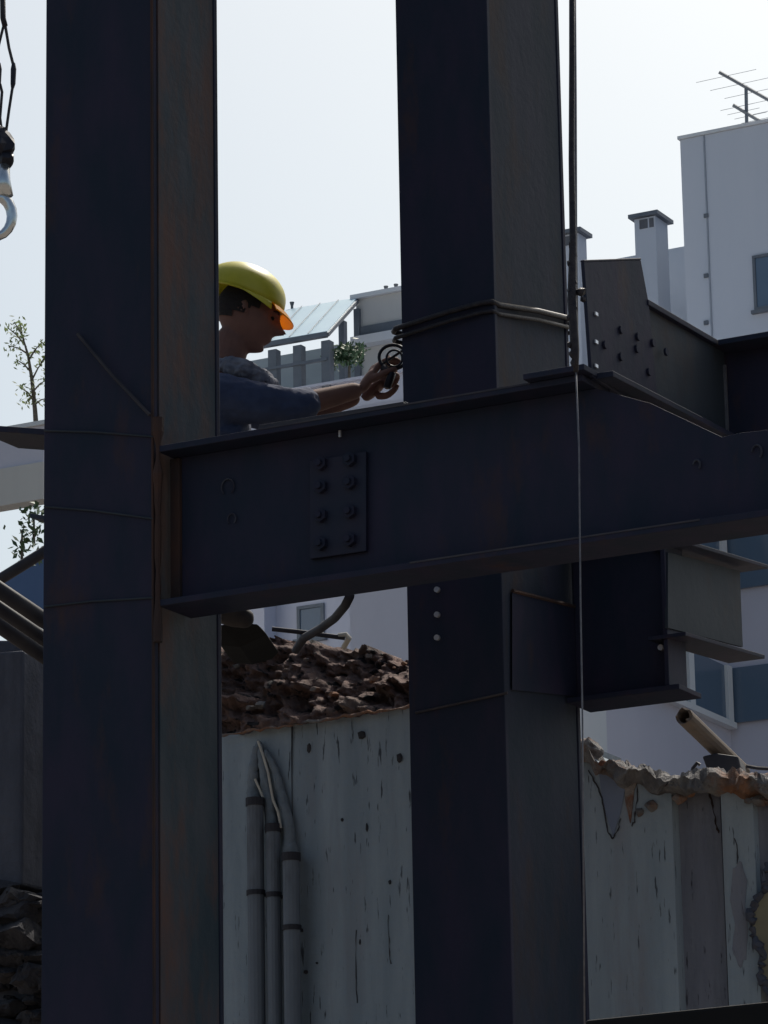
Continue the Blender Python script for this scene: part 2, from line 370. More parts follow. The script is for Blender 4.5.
# --- lower bracket beam under the main beam (right of the right column)
K0 = C2 + b*(wB2-.03) + a*.004
lb = thing('steel_beam', Vector((K0.x, K0.y, onp(600, 700, K0, a).z)) + a*.2, 'short deep steel stub under the beam, fixed to the right column', 'beam')
sK = lambda px, py: (onp(px, py, K0, a) - K0).dot(a)
zkb = onp(600, 699, K0, a).z; zkt = onp(600, 545, K0, a).z
eK = sK(672, 660)
base = Vector((K0.x, K0.y, 0))
MB().box(base + Z*zkb, a*eK, b*.014, Z*(zkt-zkb)).build('web', steel, lb, .002)
MB().box(base + Z*(zkb-.016) - b*.07, a*(eK+.05), b*.16, Z*.015).build('bottom_flange', steel, lb, .002)
MB().box(base + Z*zkb + a*(eK+.001) - b*.06, a*.014, b*.13, Z*(zkt-zkb)).build('end_plate', steel, lb, .002)
MB().box(base + Z*(zkt+.001) - b*.07, a*(eK+.02), b*.16, Z*.014).build('top_flange', steel, lb, .002)
c = onp(662, 648, base - b*.002, a)
MB().tube([c, c - b*.012], .009, 10).build('bolt_or_hole_light', galv_or_light, lb)
# thin dark plate with a rusty top edge between main beam and stub
sp0 = [onp(460, 579, C2 - b*.01, a)]
k0 = C2 - b*.004 - a*.10
MB().prism([onp(px, py, C2, b) + a*.004 for px, py in ((511, 592), (578, 608), (580, 697), (511, 690))], -a*.001).build('gusset_plate', steel, t2)
A_ = onp(511, 591, C2, b) + a*.005; B_ = onp(579, 608, C2, b) + a*.005
MB().tube([A_, B_], .006, 6).build('rusty_edge', rust, t2)

# --- I-beam stub behind, running back to the right
J0 = base + a*(eK+.02) + b*.02
jb = thing('steel_beam', Vector((J0.x, J0.y, plane_b(690, 640, J0).z)), 'short I-shaped beam end pointing right below the deep beam, grey-blue web', 'beam')
wpoly = [plane_b(px, py, J0) for px, py in ((668, 552), (740, 571), (743, 647), (668, 628))]
MB().prism(wpoly, -a*.010).build('web', steel3, jb, .001)
t0, t1_ = plane_b(668, 546, J0), plane_b(752, 571, J0)
MB().box(t0 + a*.055, t1_-t0, -a*.12, Z*.012).build('top_flange', steel, jb, .002)
t0, t1_ = plane_b(668, 634, J0), plane_b(748, 657, J0)
MB().box(t0 + a*.055, t1_-t0, -a*.12, -Z*.012).build('bottom_flange', steel, jb, .002)

# --- hanging rope in front of the right column
D = 9.35
rp = [at(572, -60, D), at(572, 60, D), at(571.5, 160, D), at(573, 240, D), at(572, 300, D), at(575, 350, D), at(576, 372, D)]
hr = thing('hanging_rope', at(580, 900, D), 'dark rope hanging down in front of the right column, thin pale line below it', 'rope')
MB().tube(rp, [.0075]*3 + [.009, .012, .011, .006], 8).build('thick_strand', ropem, hr, smooth=True)
MB().tube([at(574.5, -60, D+.03), at(575.5, 100, D+.03), at(576, 250, D+.03), at(577, 330, D+.03)], .0035, 6).build('light_strand', ropel, hr, smooth=True)
MB().tube([at(576, 370, D), at(579, 450, D), at(580.5, 600, D), at(582.5, 720, D), at(585, 1100, D)], .0022, 6).build('thin_line', ropel, hr, smooth=True)
kn = MB()
for i, py in enumerate(range(246, 372, 9)):
    kn.rock(at(572 + 2.2*math.sin(i*2.1), py, D), .011, i, 1.1, 1)
kn.rock(at(581, 292, D), .014, 40, 1, 1); kn.rock(at(583, 299, D), .010, 41, 1, 1)
kn.build('knotted_section', ropem, hr)

# --- crane hook top left
Dh = 9.0
hk = thing('crane_hook', at(4, 240, Dh), 'shiny crane hook hanging on slings at the top left corner', 'hook')
MB().tube([at(2, -40, Dh), at(3, 18, Dh), at(5, 26, Dh)], .007, 8).build('sling', ropem, hk, smooth=True)
MB().tube([at(5, 24, Dh), at(9, 48, Dh), at(14, 68, Dh)], .0038, 6).build('sling', ropem, hk)
MB().tube([at(13, 84, Dh), at(9, 110, Dh), at(6, 132, Dh)], .0038, 6).build('sling', ropem, hk)
MB().tube([at(4, 24, Dh+.02), at(-2, 48, Dh+.02), at(-4, 66, Dh+.02)], .0038, 6).build('sling', ropem, hk)
MB().tube([at(0, 84, Dh+.02), at(2, 92, Dh+.02), at(0, 118, Dh+.02), at(2, 134, Dh+.02)], .0038, 6).build('sling', ropem, hk)
for cx, cy, dd in ((13.5, 76, 0), (-1, 76, .02)):
    MB().tube([at(cx, cy-13, Dh+dd), at(cx, cy-7, Dh+dd), at(cx-.5, cy+8, Dh+dd), at(cx-1, cy+12, Dh+dd)], [.004, .007, .0062, .004], 8).build('coupling_link', boltm, hk)
mb = MB(); mb.rock(at(3, 145, Dh), .033, 3, 1.3); mb.rock(at(6, 158, Dh), .024, 5, 1.2); mb.rock(at(0, 132, Dh), .018, 8, 1)
mb.build('swivel_block', boltm, hk)
MB().tube([at(4, 165, Dh), at(4, 180, Dh), at(5, 196, Dh)], [.014, .015, .020], 10).build('shank', chrome, hk, smooth=True)
pts = []; rs = []
for k in range(15):
    t_ = math.radians(75 - k*19); pts.append(at(-6 + 18*math.cos(t_), 216 - 21*math.sin(t_), Dh)); rs.append(.015*(1 - .035*k) )
MB().tube(pts, rs, 10).build('hook', chrome, hk, smooth=True)

# --- near dark plank at the bottom right
q = [at(585, 1020, 5.0), at(800, 998, 4.9), at(800, 1100, 4.9), at(585, 1100, 5.0)]
tag(MB().prism(q, Vector((.02, .12, 0))).build('timber_plank', plank, bevel=.004), 'black timber edge across the bottom right corner', 'plank')

# ================================================================ OLD WALLS AND RUBBLE
WP = at(300, 720, 12.4)
def wpx(px, py, off=0): return onp(px, py, WP + b*off, a)
wl = thing('concrete_wall', Vector((wpx(400, 1000).x, wpx(400, 1000).y, 0)), 'old streaked grey concrete wall with broken top, behind both columns', 'wall')
def jag(pts, n=5, amp=2.0, seed=1):
    rnd = random.Random(seed); o_ = []
    for (x0, y0_), (x1, y1_) in zip(pts, pts[1:]):
        for k in range(n):
            t_ = k/n; o_.append((x0+(x1-x0)*t_, y0_+(y1_-y0_)*t_ + rnd.uniform(-amp, amp)))
    return o_ + [pts[-1]]
def wall_panel(top_, bottom=1120, off=0, thick=.3, mat=conc, name='wall_panel', amp=2, seed=1, n=5):
    tp = jag(top_, n, amp, seed)
    poly = [wpx(x_, y_, off) for x_, y_ in tp]
    d0, d1 = wpx(tp[0][0], bottom, off), wpx(tp[-1][0], bottom, off)
    # panel as vertical strips, standing on the ground
    mbx = MB(); n_ = len(poly); vs_ = []; fs = []
    for p in poly:
        vs_ += [p, Vector((p.x, p.y, 0)), p + b*thick, Vector((p.x, p.y, 0)) + b*thick]
    for i in range(n_-1):
        k = i*4; j = k+4
        fs += [(k, j, j+1, k+1), (k+2, k+3, j+3, j+2), (k, k+2, j+2, j), (k+1, j+1, j+3, k+3)]
    fs += [(0, 1, 3, 2), (4*n_-4, 4*n_-2, 4*n_-1, 4*n_-3)]
    mbx.add(vs_, fs); return mbx.build(name, mat, wl)
wall_panel([(205, 738), (291, 724)], off=.0, amp=.8, seed=3)
wall_panel([(292, 724), (350, 716), (440, 702), (500, 716), (580, 742)], off=.005, amp=.9, seed=4)
wall_panel([(581, 748), (600, 762), (628, 770), (650, 778), (671, 784)], off=-.02, amp=2.2, seed=5)
wall_panel([(672, 784), (690, 783), (719, 781)], off=.03, mat=conc2, amp=1.5, seed=6)
wall_panel([(720, 780), (735, 781), (752, 784)], off=-.015, amp=2, seed=7)
wall_panel([(753, 784), (775, 788), (830, 792)], off=.02, mat=conc2, amp=2, seed=8)
# hole with yellowish plaster showing at the right edge
hp = [(769, 884), (757, 900), (750, 918), (756, 938), (763, 955), (760, 975), (767, 990), (820, 1010), (820, 870)]
MB().prism([wpx(x_, y_, -.03) for x_, y_ in jag(hp, 3, 1.2, 3)], b*.045).build('plaster_patch', beigeC, wl)
rc = random.Random(5); pp = [(x_ + rc.uniform(-2, 2), y_) for x_, y_ in jag([(766, 862), (768, 884), (757, 900), (750, 918), (756, 938), (763, 955), (760, 975), (767, 990), (790, 1004)], 6, 2, 6)]
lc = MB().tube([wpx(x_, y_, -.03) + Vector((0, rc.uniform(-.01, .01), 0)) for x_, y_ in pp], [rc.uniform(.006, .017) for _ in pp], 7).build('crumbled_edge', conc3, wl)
MB().prism([wpx(x_, y_, -.017) for x_, y_ in jag([(733, 868), (741, 862), (747, 880), (745, 905), (748, 930), (746, 958), (739, 968), (732, 950), (735, 925), (730, 900), (733, 868)][:-1], 5, 2.2, 12)], b*.003).build('damp_patch', conc2, wl)
# dark damp stain hollows and cracks as real chips
def crack(pts, r, mat=trimD, off=-.008, name='crack'):
    rc = random.Random(int(pts[0][0])); pp = []
    for (x0, y0_), (x1, y1_) in zip(pts, pts[1:]):
        for k in range(5): pp.append((x0+(x1-x0)*k/5 + rc.uniform(-.7, .7), y0_+(y1_-y0_)*k/5 + rc.uniform(-.5, .5)))
    MB().tube([wpx(x_, y_, off) for x_, y_ in pp], [r*rc.uniform(.25, 1.0) for _ in pp], 5).build(name, mat, wl)
darkc = surf('deep_crack', (.035,.036,.042), (.055,.05,.055), 9, .95, bump=0)
crack([(588, 770), (598, 788), (604, 806), (608, 832), (613, 839), (618, 830), (621, 815)], .003, darkc, -.022)
crack([(637, 780), (637, 800), (634, 822), (631, 828)], .003, darkc, -.022)
crack([(708, 790), (713, 806), (716, 824), (720, 836)], .004, rust, .027)
crack([(734, 838), (738, 850), (737, 868)], .003, darkc, -.017)
crack([(292, 726), (292, 860), (293, 1040)], .0022, darkc, .0)
crack([(356, 930), (356, 975), (357, 1010)], .002, darkc, .003)
crack([(388, 915), (389, 940), (391, 970)], .002, darkc, .003)
mb = MB(); rnd = random.Random(5)
for i, (x_, y_, rr, st) in enumerate(((309, 748, .009, 2.4), (400, 758, .013, 1.5), (362, 735, .016, 1.2), (342, 820, .007, 1.2), (367, 828, .006, 2.8), (390, 882, .007, 1.5), (306, 972, .010, .9), (317, 963, .006, .8), (360, 942, .004, 3))):
    mb.rock(wpx(x_, y_, .004), rr, i+20, st, 1)
mb.build('pitting', darkc, wl)
# fallen plaster: pale blue patch under the broken top
MB().prism([wpx(x_, y_, -.022) for x_, y_ in jag(((598, 764), (626, 768), (625, 790), (620, 815), (613, 836), (606, 815), (601, 790)), 5, 1.2, 8)], b*.004).build('smooth_patch', surf('blue_grey_patch', (.16,.19,.27), (.19,.22,.29), 6, .9), wl)
MB().prism([wpx(x_, y_, -.025) for x_, y_ in jag(((624, 768), (640, 772), (634, 790), (630, 824), (625, 800)), 5, 1.5, 9)], b*.006).build('brick_scar', brick, wl)
# ragged broken masonry along the top right
def lip(pts, hpx, name, mat, lab, seed, amp=.05):
    nx, ny = 130, 22; V2 = []; F2 = []
    for j in range(ny+1):
        for i in range(nx+1):
            x_ = pts[0][0] + (pts[-1][0]-pts[0][0])*i/nx; yt = interp(pts, x_); v_ = j/ny
            hh = hpx*(1 + .45*noise.noise(Vector((x_*.06, seed, 0))))
            if v_ < .6: p = wpx(x_, yt + hh*(1 - v_/.6), -.035*math.sin(v_/.6*1.57) - .012)
            else: p = wpx(x_, yt, -.045 + .32*(v_-.6)/.4)
            q = p*9 + Vector((seed, 0, 0))
            d_ = noise.hetero_terrain(q, .8, 2.1, 5, .6)*.5 + .6*abs(noise.noise(p*22))
            w_ = min(1, v_*5)
            p = p - b*amp*d_*w_*.8 + Z*amp*(noise.fractal(q*1.3, .9, 2, 4) + .5*noise.noise(q*3))*w_*.8
            V2.append(p)
    for j in range(ny):
        for i in range(nx): k = j*(nx+1)+i; F2.append((k, k+1, k+nx+2, k+nx+1))
    m_ = MB(); m_.add(V2, F2); return m_.build(name, mat, wl)
def interp(pts, x):
    for (x0, y0_), (x1, y1_) in zip(pts, pts[1:]):
        if x0 <= x <= x1: return y0_ + (y1_-y0_)*(x-x0)/(x1-x0)
    return pts[-1][1]
lip([(578, 742), (590, 744), (596, 752), (604, 762), (628, 768), (650, 775), (676, 782), (700, 777), (722, 774), (745, 777), (790, 785)], 19, 'broken_top', mortar, '', 3.3)
mb = MB(); mbb = MB(); rnd = random.Random(11)
tops = [(585, 748), (592, 748), (600, 758), (612, 764), (628, 768), (645, 772), (660, 780), (676, 782), (692, 780), (706, 776), (722, 774), (740, 776), (756, 780), (772, 784)]
for i, ((x0, y0_), (x1, y1_)) in enumerate(zip(tops, tops[1:])):
    for k in range(4):
        t_ = rnd.random(); x_ = x0+(x1-x0)*t_; y_ = y0_+(y1_-y0_)*t_ + rnd.uniform(-1, 20)
        (mbb if (600 < x_ < 634 or 690 < x_ < 708) and rnd.random() < .6 else mb).rock(wpx(x_, y_, rnd.uniform(-.03, .2)), rnd.uniform(.008, .021), i*7+k, rnd.uniform(.5, .9), 2)
for i in range(14):
    x_ = rnd.uniform(730, 785); mb.rock(wpx(x_, rnd.uniform(782, 806), rnd.uniform(-.05, .05)), rnd.uniform(.012, .028), 60+i, .7)
mb.rock(wpx(589, 750, .02), .045, 91, .8, 3); mb.rock(wpx(640, 812, -.02), .016, 92, 1)
mb.rock(wpx(652, 806, -.02), .024, 94, .8); mb.rock(wpx(680, 798, -.02), .026, 95, .8)
ch = mb.build('rubble_chunks', mortar); tag(ch, 'loose broken mortar lumps along the ragged top of the concrete wall', 'rubble', kind='stuff')
ch = mbb.build('brick_fragments', brick); tag(ch, 'reddish broken brick bits along the ragged top of the concrete wall', 'rubble', kind='stuff')
# crumbling debris clinging to the wall face below the break
# masonry mass above the wall, left of the right column
mtop = [(205, 646), (225, 644), (245, 642), (262, 640), (280, 638), (300, 641), (320, 646), (342, 648), (360, 648), (376, 651), (392, 658), (412, 664), (430, 668)]
def interp(pts, x):
    for (x0, y0_), (x1, y1_) in zip(pts, pts[1:]):
        if x0 <= x <= x1: return y0_ + (y1_-y0_)*(x-x0)/(x1-x0)
    return pts[-1][1]
NX, NY = 150, 60; vs_ = []; fs = []
for j in range(NY+1):
    for i in range(NX+1):
        x_ = 205 + 225*i/NX; yb = 737 - (x_-220)*.158; yt = interp(mtop, x_); v_ = j/NY
        y_ = yb + (yt-yb)*v_
        p = onp(x_, y_, WP + b*(-.015 + .30*v_), a)
        q = Vector((x_*.045, y_*.065, 3.1))
        # coursed irregular stones: ridged cells
        cell = noise.voronoi(Vector((x_*.05 + .3*noise.noise(q), y_*.085 + .3*noise.noise(q + Z*5), 0)))[0]
        e_ = min(.35, cell[1]-cell[0])
        dsp = .028*(e_/.35) + .13*noise.fractal(q*.5, .8, 2.0, 7)
        p = p - b*dsp*(.25 + .75*min(1, v_*6)) + Z*(.012*noise.noise(q*3) if j < NY else .03*noise.noise(q*2.2))
        vs_.append(p)
for j in range(NY):
    for i in range(NX):
        k = j*(NX+1)+i; fs.append((k, k+1, k+NX+2, k+NX+1))
# back skirt
k0_ = len(vs_)
for i in range(NX+1):
    tpv = vs_[NY*(NX+1)+i]; vs_.append(tpv + b*.25 + Z*0); vs_.append(tpv + b*.25 - Z*1.0)
for i in range(NX):
    A1 = NY*(NX+1)+i; fs.append((A1, A1+1, k0_+2*i+2, k0_+2*i)); fs.append((k0_+2*i, k0_+2*i+2, k0_+2*i+3, k0_+2*i+1))
mm = MB(); mm.add(vs_, fs)
rw = mm.build('masonry_wall', rub, smooth=True); tag(rw, 'rough brown broken stone masonry on top of the concrete wall, below the deep beam', 'wall')
mb = MB(); rnd = random.Random(21)
for i in range(14):
    x_ = rnd.uniform(212, 420); v_ = rnd.random()**.4; yb = 737-(x_-220)*.158; y_ = yb + (interp(mtop, x_)-yb)*v_
    mb.rock(onp(x_, y_, WP + b*(-.05+.28*v_), a), rnd.uniform(.006, .02), i, rnd.uniform(.4, .7), 3)
tag(mb.build('loose_stones', mortar), 'small loose pale stones scattered over the broken masonry', 'stones', kind='stuff')
mb = MB(); rnd = random.Random(3)
pts = [wpx(x_, 736 - (x_-220)*.158 + rnd.uniform(-1.5, 1.5), -.03) for x_ in range(218, 424, 6)]
tag(MB().tube(pts, [rnd.uniform(.002, .006) for _ in pts], 6).build('mortar_ledge', mortar), 'thin crumbly pale ledge where masonry meets the concrete wall', 'ledge')

# slab the worker's boot rests on
sl_ = [at(219, 625, 11.6), at(240, 622, 11.6), at(258, 624, 11.6), at(267, 634, 11.66), at(260, 641, 11.72), at(240, 647, 11.74), at(219, 645, 11.74)]
tag(MB().prism(sl_, Vector((.03, .25, 0))).build('broken_slab', plank, bevel=.006), 'dark broken slab piece lying on the masonry beside the left column', 'slab')
hs = [at(350, 596, 11.2), at(345, 606, 11.3), at(335, 618, 11.6), at(320, 629, 11.9), at(304, 638, 12.1), at(296, 650, 12.3)]
tag(MB().tube(hs, .0085*1.6, 10).build('hose', darkm, smooth=True), 'dark curved hose coming down from the deep beam onto the masonry', 'hose')
t = thing('bent_rod', at(310, 640, 12.1), 'thin rod with a pale bent end lying on the masonry', 'rod')
MB().tube([at(272, 629, 12.1), at(300, 632, 12.1), at(345, 638, 12.1)], .0075, 8).build('rod', darkm, t)
MB().tube([at(338, 636, 12.1), at(346, 635, 12.1), at(349, 638, 12.1), at(344, 647, 12.15)], .009, 8).build('pale_end', plast, t)

# old pipes on the wall
def wpipe(x_, ytop, rpx, label, cuff):
    r_ = rpx/330.0
    tt = thing('drain_pipe', Vector((wpx(x_, 1000).x, wpx(x_, 1000).y, 0)), label, 'pipe', 'old pipes on the concrete wall')
    p = wpx(x_, ytop, -.03 - r_); top_ = Vector((p.x, p.y, p.z)); bot = Vector((p.x, p.y, 0))
    MB().tube([bot, top_], r_, 14).build('shaft', pipem, tt, smooth=False)
    MB().tube([top_ - Z*.02, top_ + Z*.006], r_*1.12, 14).build('socket', darkm, tt)
    c = wpx(x_, cuff, -.03 - r_)
    MB().tube([Vector((p.x, p.y, c.z-.008)), Vector((p.x, p.y, c.z+.008))], r_*1.12, 14).build('pipe_clamp', darkm, tt)
    bx0 = Vector((p.x, p.y, c.z)); MB().box(bx0 + a*(-.006) - Z*.005, a*.012, b*(r_+.04), Z*.010).build('bracket', darkm, tt)
wpipe(255, 800, 9, 'leftmost and tallest of the three old wall pipes', 893)
wpipe(273, 826, 7.5, 'middle one of the three old wall pipes', 895)
wpipe(291, 855, 9, 'rightmost and shortest of the three old wall pipes', 928)
tag(MB().tube([wpx(x_, y_, -.05) for x_, y_ in ((258, 741), (263, 755), (268, 772), (273, 800), (278, 812), (281, 828))], .0042, 6).build('loose_cable', plast), 'longer pale cable dangling over the pipe tops on the wall', 'cable')
tag(MB().tube([wpx(x_, y_, -.05) for x_, y_ in ((255, 779), (260, 790), (263, 798))], .004, 6).build('loose_cable', plast), 'short pale cable stub at the tallest pipe top', 'cable')
# mound of dust spilling behind the pipes
dm = [(245, 800), (248, 775), (252, 752), (258, 740), (268, 752), (280, 775), (288, 800), (293, 826), (300, 856), (283, 862), (262, 840)]
spm = surf('pale_plaster_dust', (.15,.18,.21), (.22,.245,.27), 10, .95, bump=1.0, bscale=40, bdist=.01); sm_ = MB(); rc = random.Random(9)
for path, r0_, r1_ in (([(255, 806), (253, 785), (254, 765), (257, 748), (260, 740)], .026, .008), ([(273, 832), (270, 806), (265, 780), (261, 756), (260, 742)], .024, .008), ([(291, 860), (289, 832), (283, 800), (275, 770), (264, 746)], .027, .007)):
    pp = []
    for (x0, y0_), (x1, y1_) in zip(path, path[1:]):
        for k in range(6): pp.append((x0+(x1-x0)*k/6, y0_+(y1_-y0_)*k/6))
    n_ = len(pp)
    sm_.tube([wpx(x_ + rc.uniform(-.6, .6), y_, -.020) for x_, y_ in pp], [(r0_+(r1_-r0_)*k/n_)*rc.uniform(.86, 1.1) for k in range(n_)], 12)
sm_.build('plaster_spill', spm, wl, smooth=True)

# broken pipe and timber at upper right of the wall
mb = MB(); A_ = at(684, 716, 12.0); B_ = at(742, 772, 12.4); dd = (B_-A_).normalized(); sdv = dd.cross(Z).normalized(); nv = sdv.cross(dd)
r1 = .028
for th0 in range(0, 1): pass
vs_ = []; k_ = 14
for p, rj in ((A_, .35), (B_, 0)):
    for rr in (r1, r1*.72):
        for j in range(k_):
            t_ = 2*math.pi*j/k_; vs_.append(p + (sdv*math.cos(t_)+nv*math.sin(t_))*rr + dd*(rj*.08*noise.noise(Vector((j*1.3, rr*40, 0)))))
fs = []
for j in range(k_):
    j2 = (j+1) % k_
    fs += [(j, j2, 2*k_+j2, 2*k_+j), (k_+j, 3*k_+j, 3*k_+j2, k_+j2), (j, k_+j, k_+j2, j2), (2*k_+j, 2*k_+j2, 3*k_+j2, 3*k_+j)]
mb.add(vs_, fs)
tag(mb.build('broken_pipe', woodm), 'broken pipe sticking up at a slant from the wall top at right', 'pipe')
mb = MB(); mb.prism([at(x_, y_, 12.15) for x_, y_ in ((702, 756), (716, 753), (738, 756), (741, 768), (734, 776), (708, 772))], Vector((.03, .12, 0)))
tag(mb.build('metal_bucket', darkm, bevel=.006), 'dark crushed box-shaped lump under the slanting broken pipe', 'debris')
tag(MB().tube([at(746, 766, 12.2), at(757, 768, 12.2), at(790, 770, 12.2)], .006, 6).build('reinforcing_bar', darkm), 'thin bar poking out to the right edge beside the slanting pipe', 'bar')
tag(MB().tube([at(691, 776, 12.2), at(693, 768, 12.2), at(697, 763, 12.2), at(700, 765, 12.2)], .006, 8).build('bent_reinforcing_bar', edge), 'small hooked bar end standing up left of the crushed lump', 'bar')

# ================================================================ LOWER LEFT STRIP
LP = at(20, 700, 12.9)
lw = thing('concrete_pier', Vector((LP.x, LP.y, 0)), 'dark old concrete pier at the left edge, below the sloping pipes', 'pier')
lp = lambda x_, y_, o_=0: onp(x_, y_, LP + b*o_, a)
def strip(x0, x1, ytop0, ytop1, o_, mat, name, thick=.3, yb=None):
    A1, B1 = lp(x0, ytop0, o_), lp(x1, ytop1, o_)
    zb_ = 0 if yb is None else lp(x0, yb, o_).z
    MB().prism([A1, B1, Vector((B1.x, B1.y, zb_)), Vector((A1.x, A1.y, zb_))], b*thick).build(name, mat, lw, .01)
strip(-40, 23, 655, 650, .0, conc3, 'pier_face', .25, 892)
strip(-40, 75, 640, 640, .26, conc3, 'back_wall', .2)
mb = MB(); rnd = random.Random(8)
for i in range(150):
    x_ = rnd.uniform(-25, 60); y_ = rnd.uniform(890, 1060)
    mb.rock(lp(x_, y_, rnd.uniform(-.1, .25)), rnd.choice((.015, .03, .05, .09)), i+5, rnd.uniform(.3, .8), 3)
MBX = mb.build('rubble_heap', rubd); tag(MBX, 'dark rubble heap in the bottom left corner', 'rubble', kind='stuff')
for k, (y0_, y1_, r_, lab, dd) in enumerate(((582, 615, .035, 'topmost of the dark sloping poles at the left edge', 11.9), (600, 634, .030, 'middle one of the dark sloping poles at the left edge', 12.0), (617, 650, .036, 'lowest of the dark sloping poles at the left edge', 12.1))):
    tag(MB().tube([at(-60, y0_-46 + 14, dd), at(75, y1_ + 26, dd+.3)], r_*.75, 10).build('scaffold_pole', darkm, smooth=True), lab, 'pole', 'sloping poles stacked at the left edge')
tag(MB().tube([at(-40, 604, 13.4), at(75, 533, 13.2)], .02, 10).build('rising_pole', darkm, smooth=True), 'grey pole rising to the right above the blue sheet', 'pole')
q = [at(-25, 592, 14.5), at(75, 537, 14.5), at(75, 640, 14.3), at(-25, 600, 14.4)]
tag(MB().prism(q, Vector((0, .03, 0))).build('blue_sheet', bluem), 'flat blue sheet between the poles beside the left column', 'sheet')

# ================================================================ BUILDINGS
def bframe(px, py, Y):
    P = at(px, py, Y); return P
# --- tall tower at right
TP = at(680, 140, 92)
tw = thing('apartment_tower', Vector((TP.x, TP.y, 0)) + a*5, 'tall plain pale grey tower block at the upper right with antennas on top', 'building')
tp_ = lambda x_, y_, o_=0: onp(x_, y_, TP + b*o_, a)
tz = TP.z
Bx = Vector((TP.x, TP.y, 0))
MB().box(Bx, a*12, b*10, Z*tz).build('wall', wallT, tw)
MB().box(Bx + Z*(tz+.01) - b*.05 - a*.05, a*12.1, b*10.1, Z*.08).build('roof_slab', wallW, tw)
s_ = (tp_(706, 200) - TP).dot(a)
MB().box(Bx + a*s_ - b*.03, a*.035, b*.028, Z*(tz-.02)).build('downpipe', seamT, tw)
for y_ in (218, 278, 325):
    c = tp_(706, y_); MB().box(Vector((c.x, c.y, c.z)) - b*.05 - a*.04, a*.11, b*.045, Z*.10).build('pipe_bracket', frameM, tw)
def window(par, P0, u, n, w_, h_, mullions=1, fr=frameM, name='window', gl=glass, t_=.07):
    """P0 lower-left corner on wall face; n points out of the wall"""
    wd = MB()
    wd.box(P0 + n*.001, u*w_, n*.05, Z*t_); wd.box(P0 + n*.001 + Z*(h_-t_), u*w_, n*.05, Z*t_)
    for k in range(mullions+2):
        x_ = (w_-t_)*k/(mullions+1); wd.box(P0 + n*.002 + u*x_ + Z*t_, u*t_, n*.045, Z*(h_-2*t_))
    o_ = wd.build(name, fr, par)
    MB().box(P0 + n*.003 + Z*.02 + u*.02, u*(w_-.04), n*.015, Z*(h_-.04)).build('pane', gl, o_)
    MB().box(P0 - Z*.09 - u*.06 + n*.001, u*(w_+.12), n*.12, Z*.08).build('sill', fr, o_)
    return o_
wpp = tp_(755, 311); window(tw, wpp, a, -b, 2.2, (tp_(755, 256).z - wpp.z), 1)
for k in range(1, 4):
    window(tw, wpp - Z*k*3.0, a, -b, 2.2, (tp_(755, 256).z - wpp.z), 1)
# lower wing and chimneys
LW = at(664, 250, 97)
lwg = thing('low_building', Vector((LW.x, LW.y, 0)), 'pale building behind the tower carrying two square chimneys', 'building')
zl = LW.z
MB().box(Vector((LW.x, LW.y, 0)) - a*9, a*10.5, b*8, Z*zl).build('wall', wallT, lwg)
def chimney(xl, xr, xc, ytop, par):
    CP = at(xc, ytop, 95); f_ = lambda x_, u: (onp(x_, ytop, CP, u) - CP).dot(u)
    wa = -f_(xl, a); wb = f_(xr, b)
    base_ = Vector((CP.x, CP.y, 0)); zz = CP.z
    o_ = MB().box(base_ - a*wa, a*wa, b*wb, Z*(zz-.07)).build('chimney', wallT, par)
    MB().box(base_ - a*(wa+.12) - b*.12 + Z*(zz-.06), a*(wa+.24), b*(wb+.24), Z*.10).build('chimney_cap', frameM, o_)
    for u_, v_, L_ in ((a, b, wa), ):
        for (o1, s1_) in ((.25, .38), (.72, .2)):
            MB().box(base_ - a*wa + a*wa*o1 - b*.02 + Z*(zz-.36), a*wa*s1_, b*.018, Z*.24).build('vent_slot', trimD, o_)
chimney(634, 667, 655, 213, lwg)
chimney(556, 586, 578, 230, lwg)
# --- antennas
def antenna(px, pytop, pybase, Yd, arms, label):
    top_ = at(px, pytop, Yd); bs_ = at(px+1, pybase+14, Yd)
    t_ = thing('rooftop_antenna', bs_, label, 'antenna', 'antennas on the tower roof')
    MB().tube([bs_, top_], .045, 6).build('mast', frameM, t_)
    for (x0, y0_, x1, y1_, n_, ln) in arms:
        A1, B1 = at(x0, y0_, Yd-.1), at(x1, y1_, Yd+.1)
        MB().tube([A1, B1], .045, 6).build('boom', frameM, t_)
        for k in range(n_):
            c = A1.lerp(B1, (k+.5)/n_); e = Vector((ln, -.2*ln, ln*.14)); MB().tube([c-e, c+e], .006, 4).build('element', frameM, t_)
antenna(746, 86, 127, 93.5, [(719, 72, 790, 112, 5, .75), (733, 105, 761, 122, 4, .4)], 'double-boomed television antenna on the tower roof')
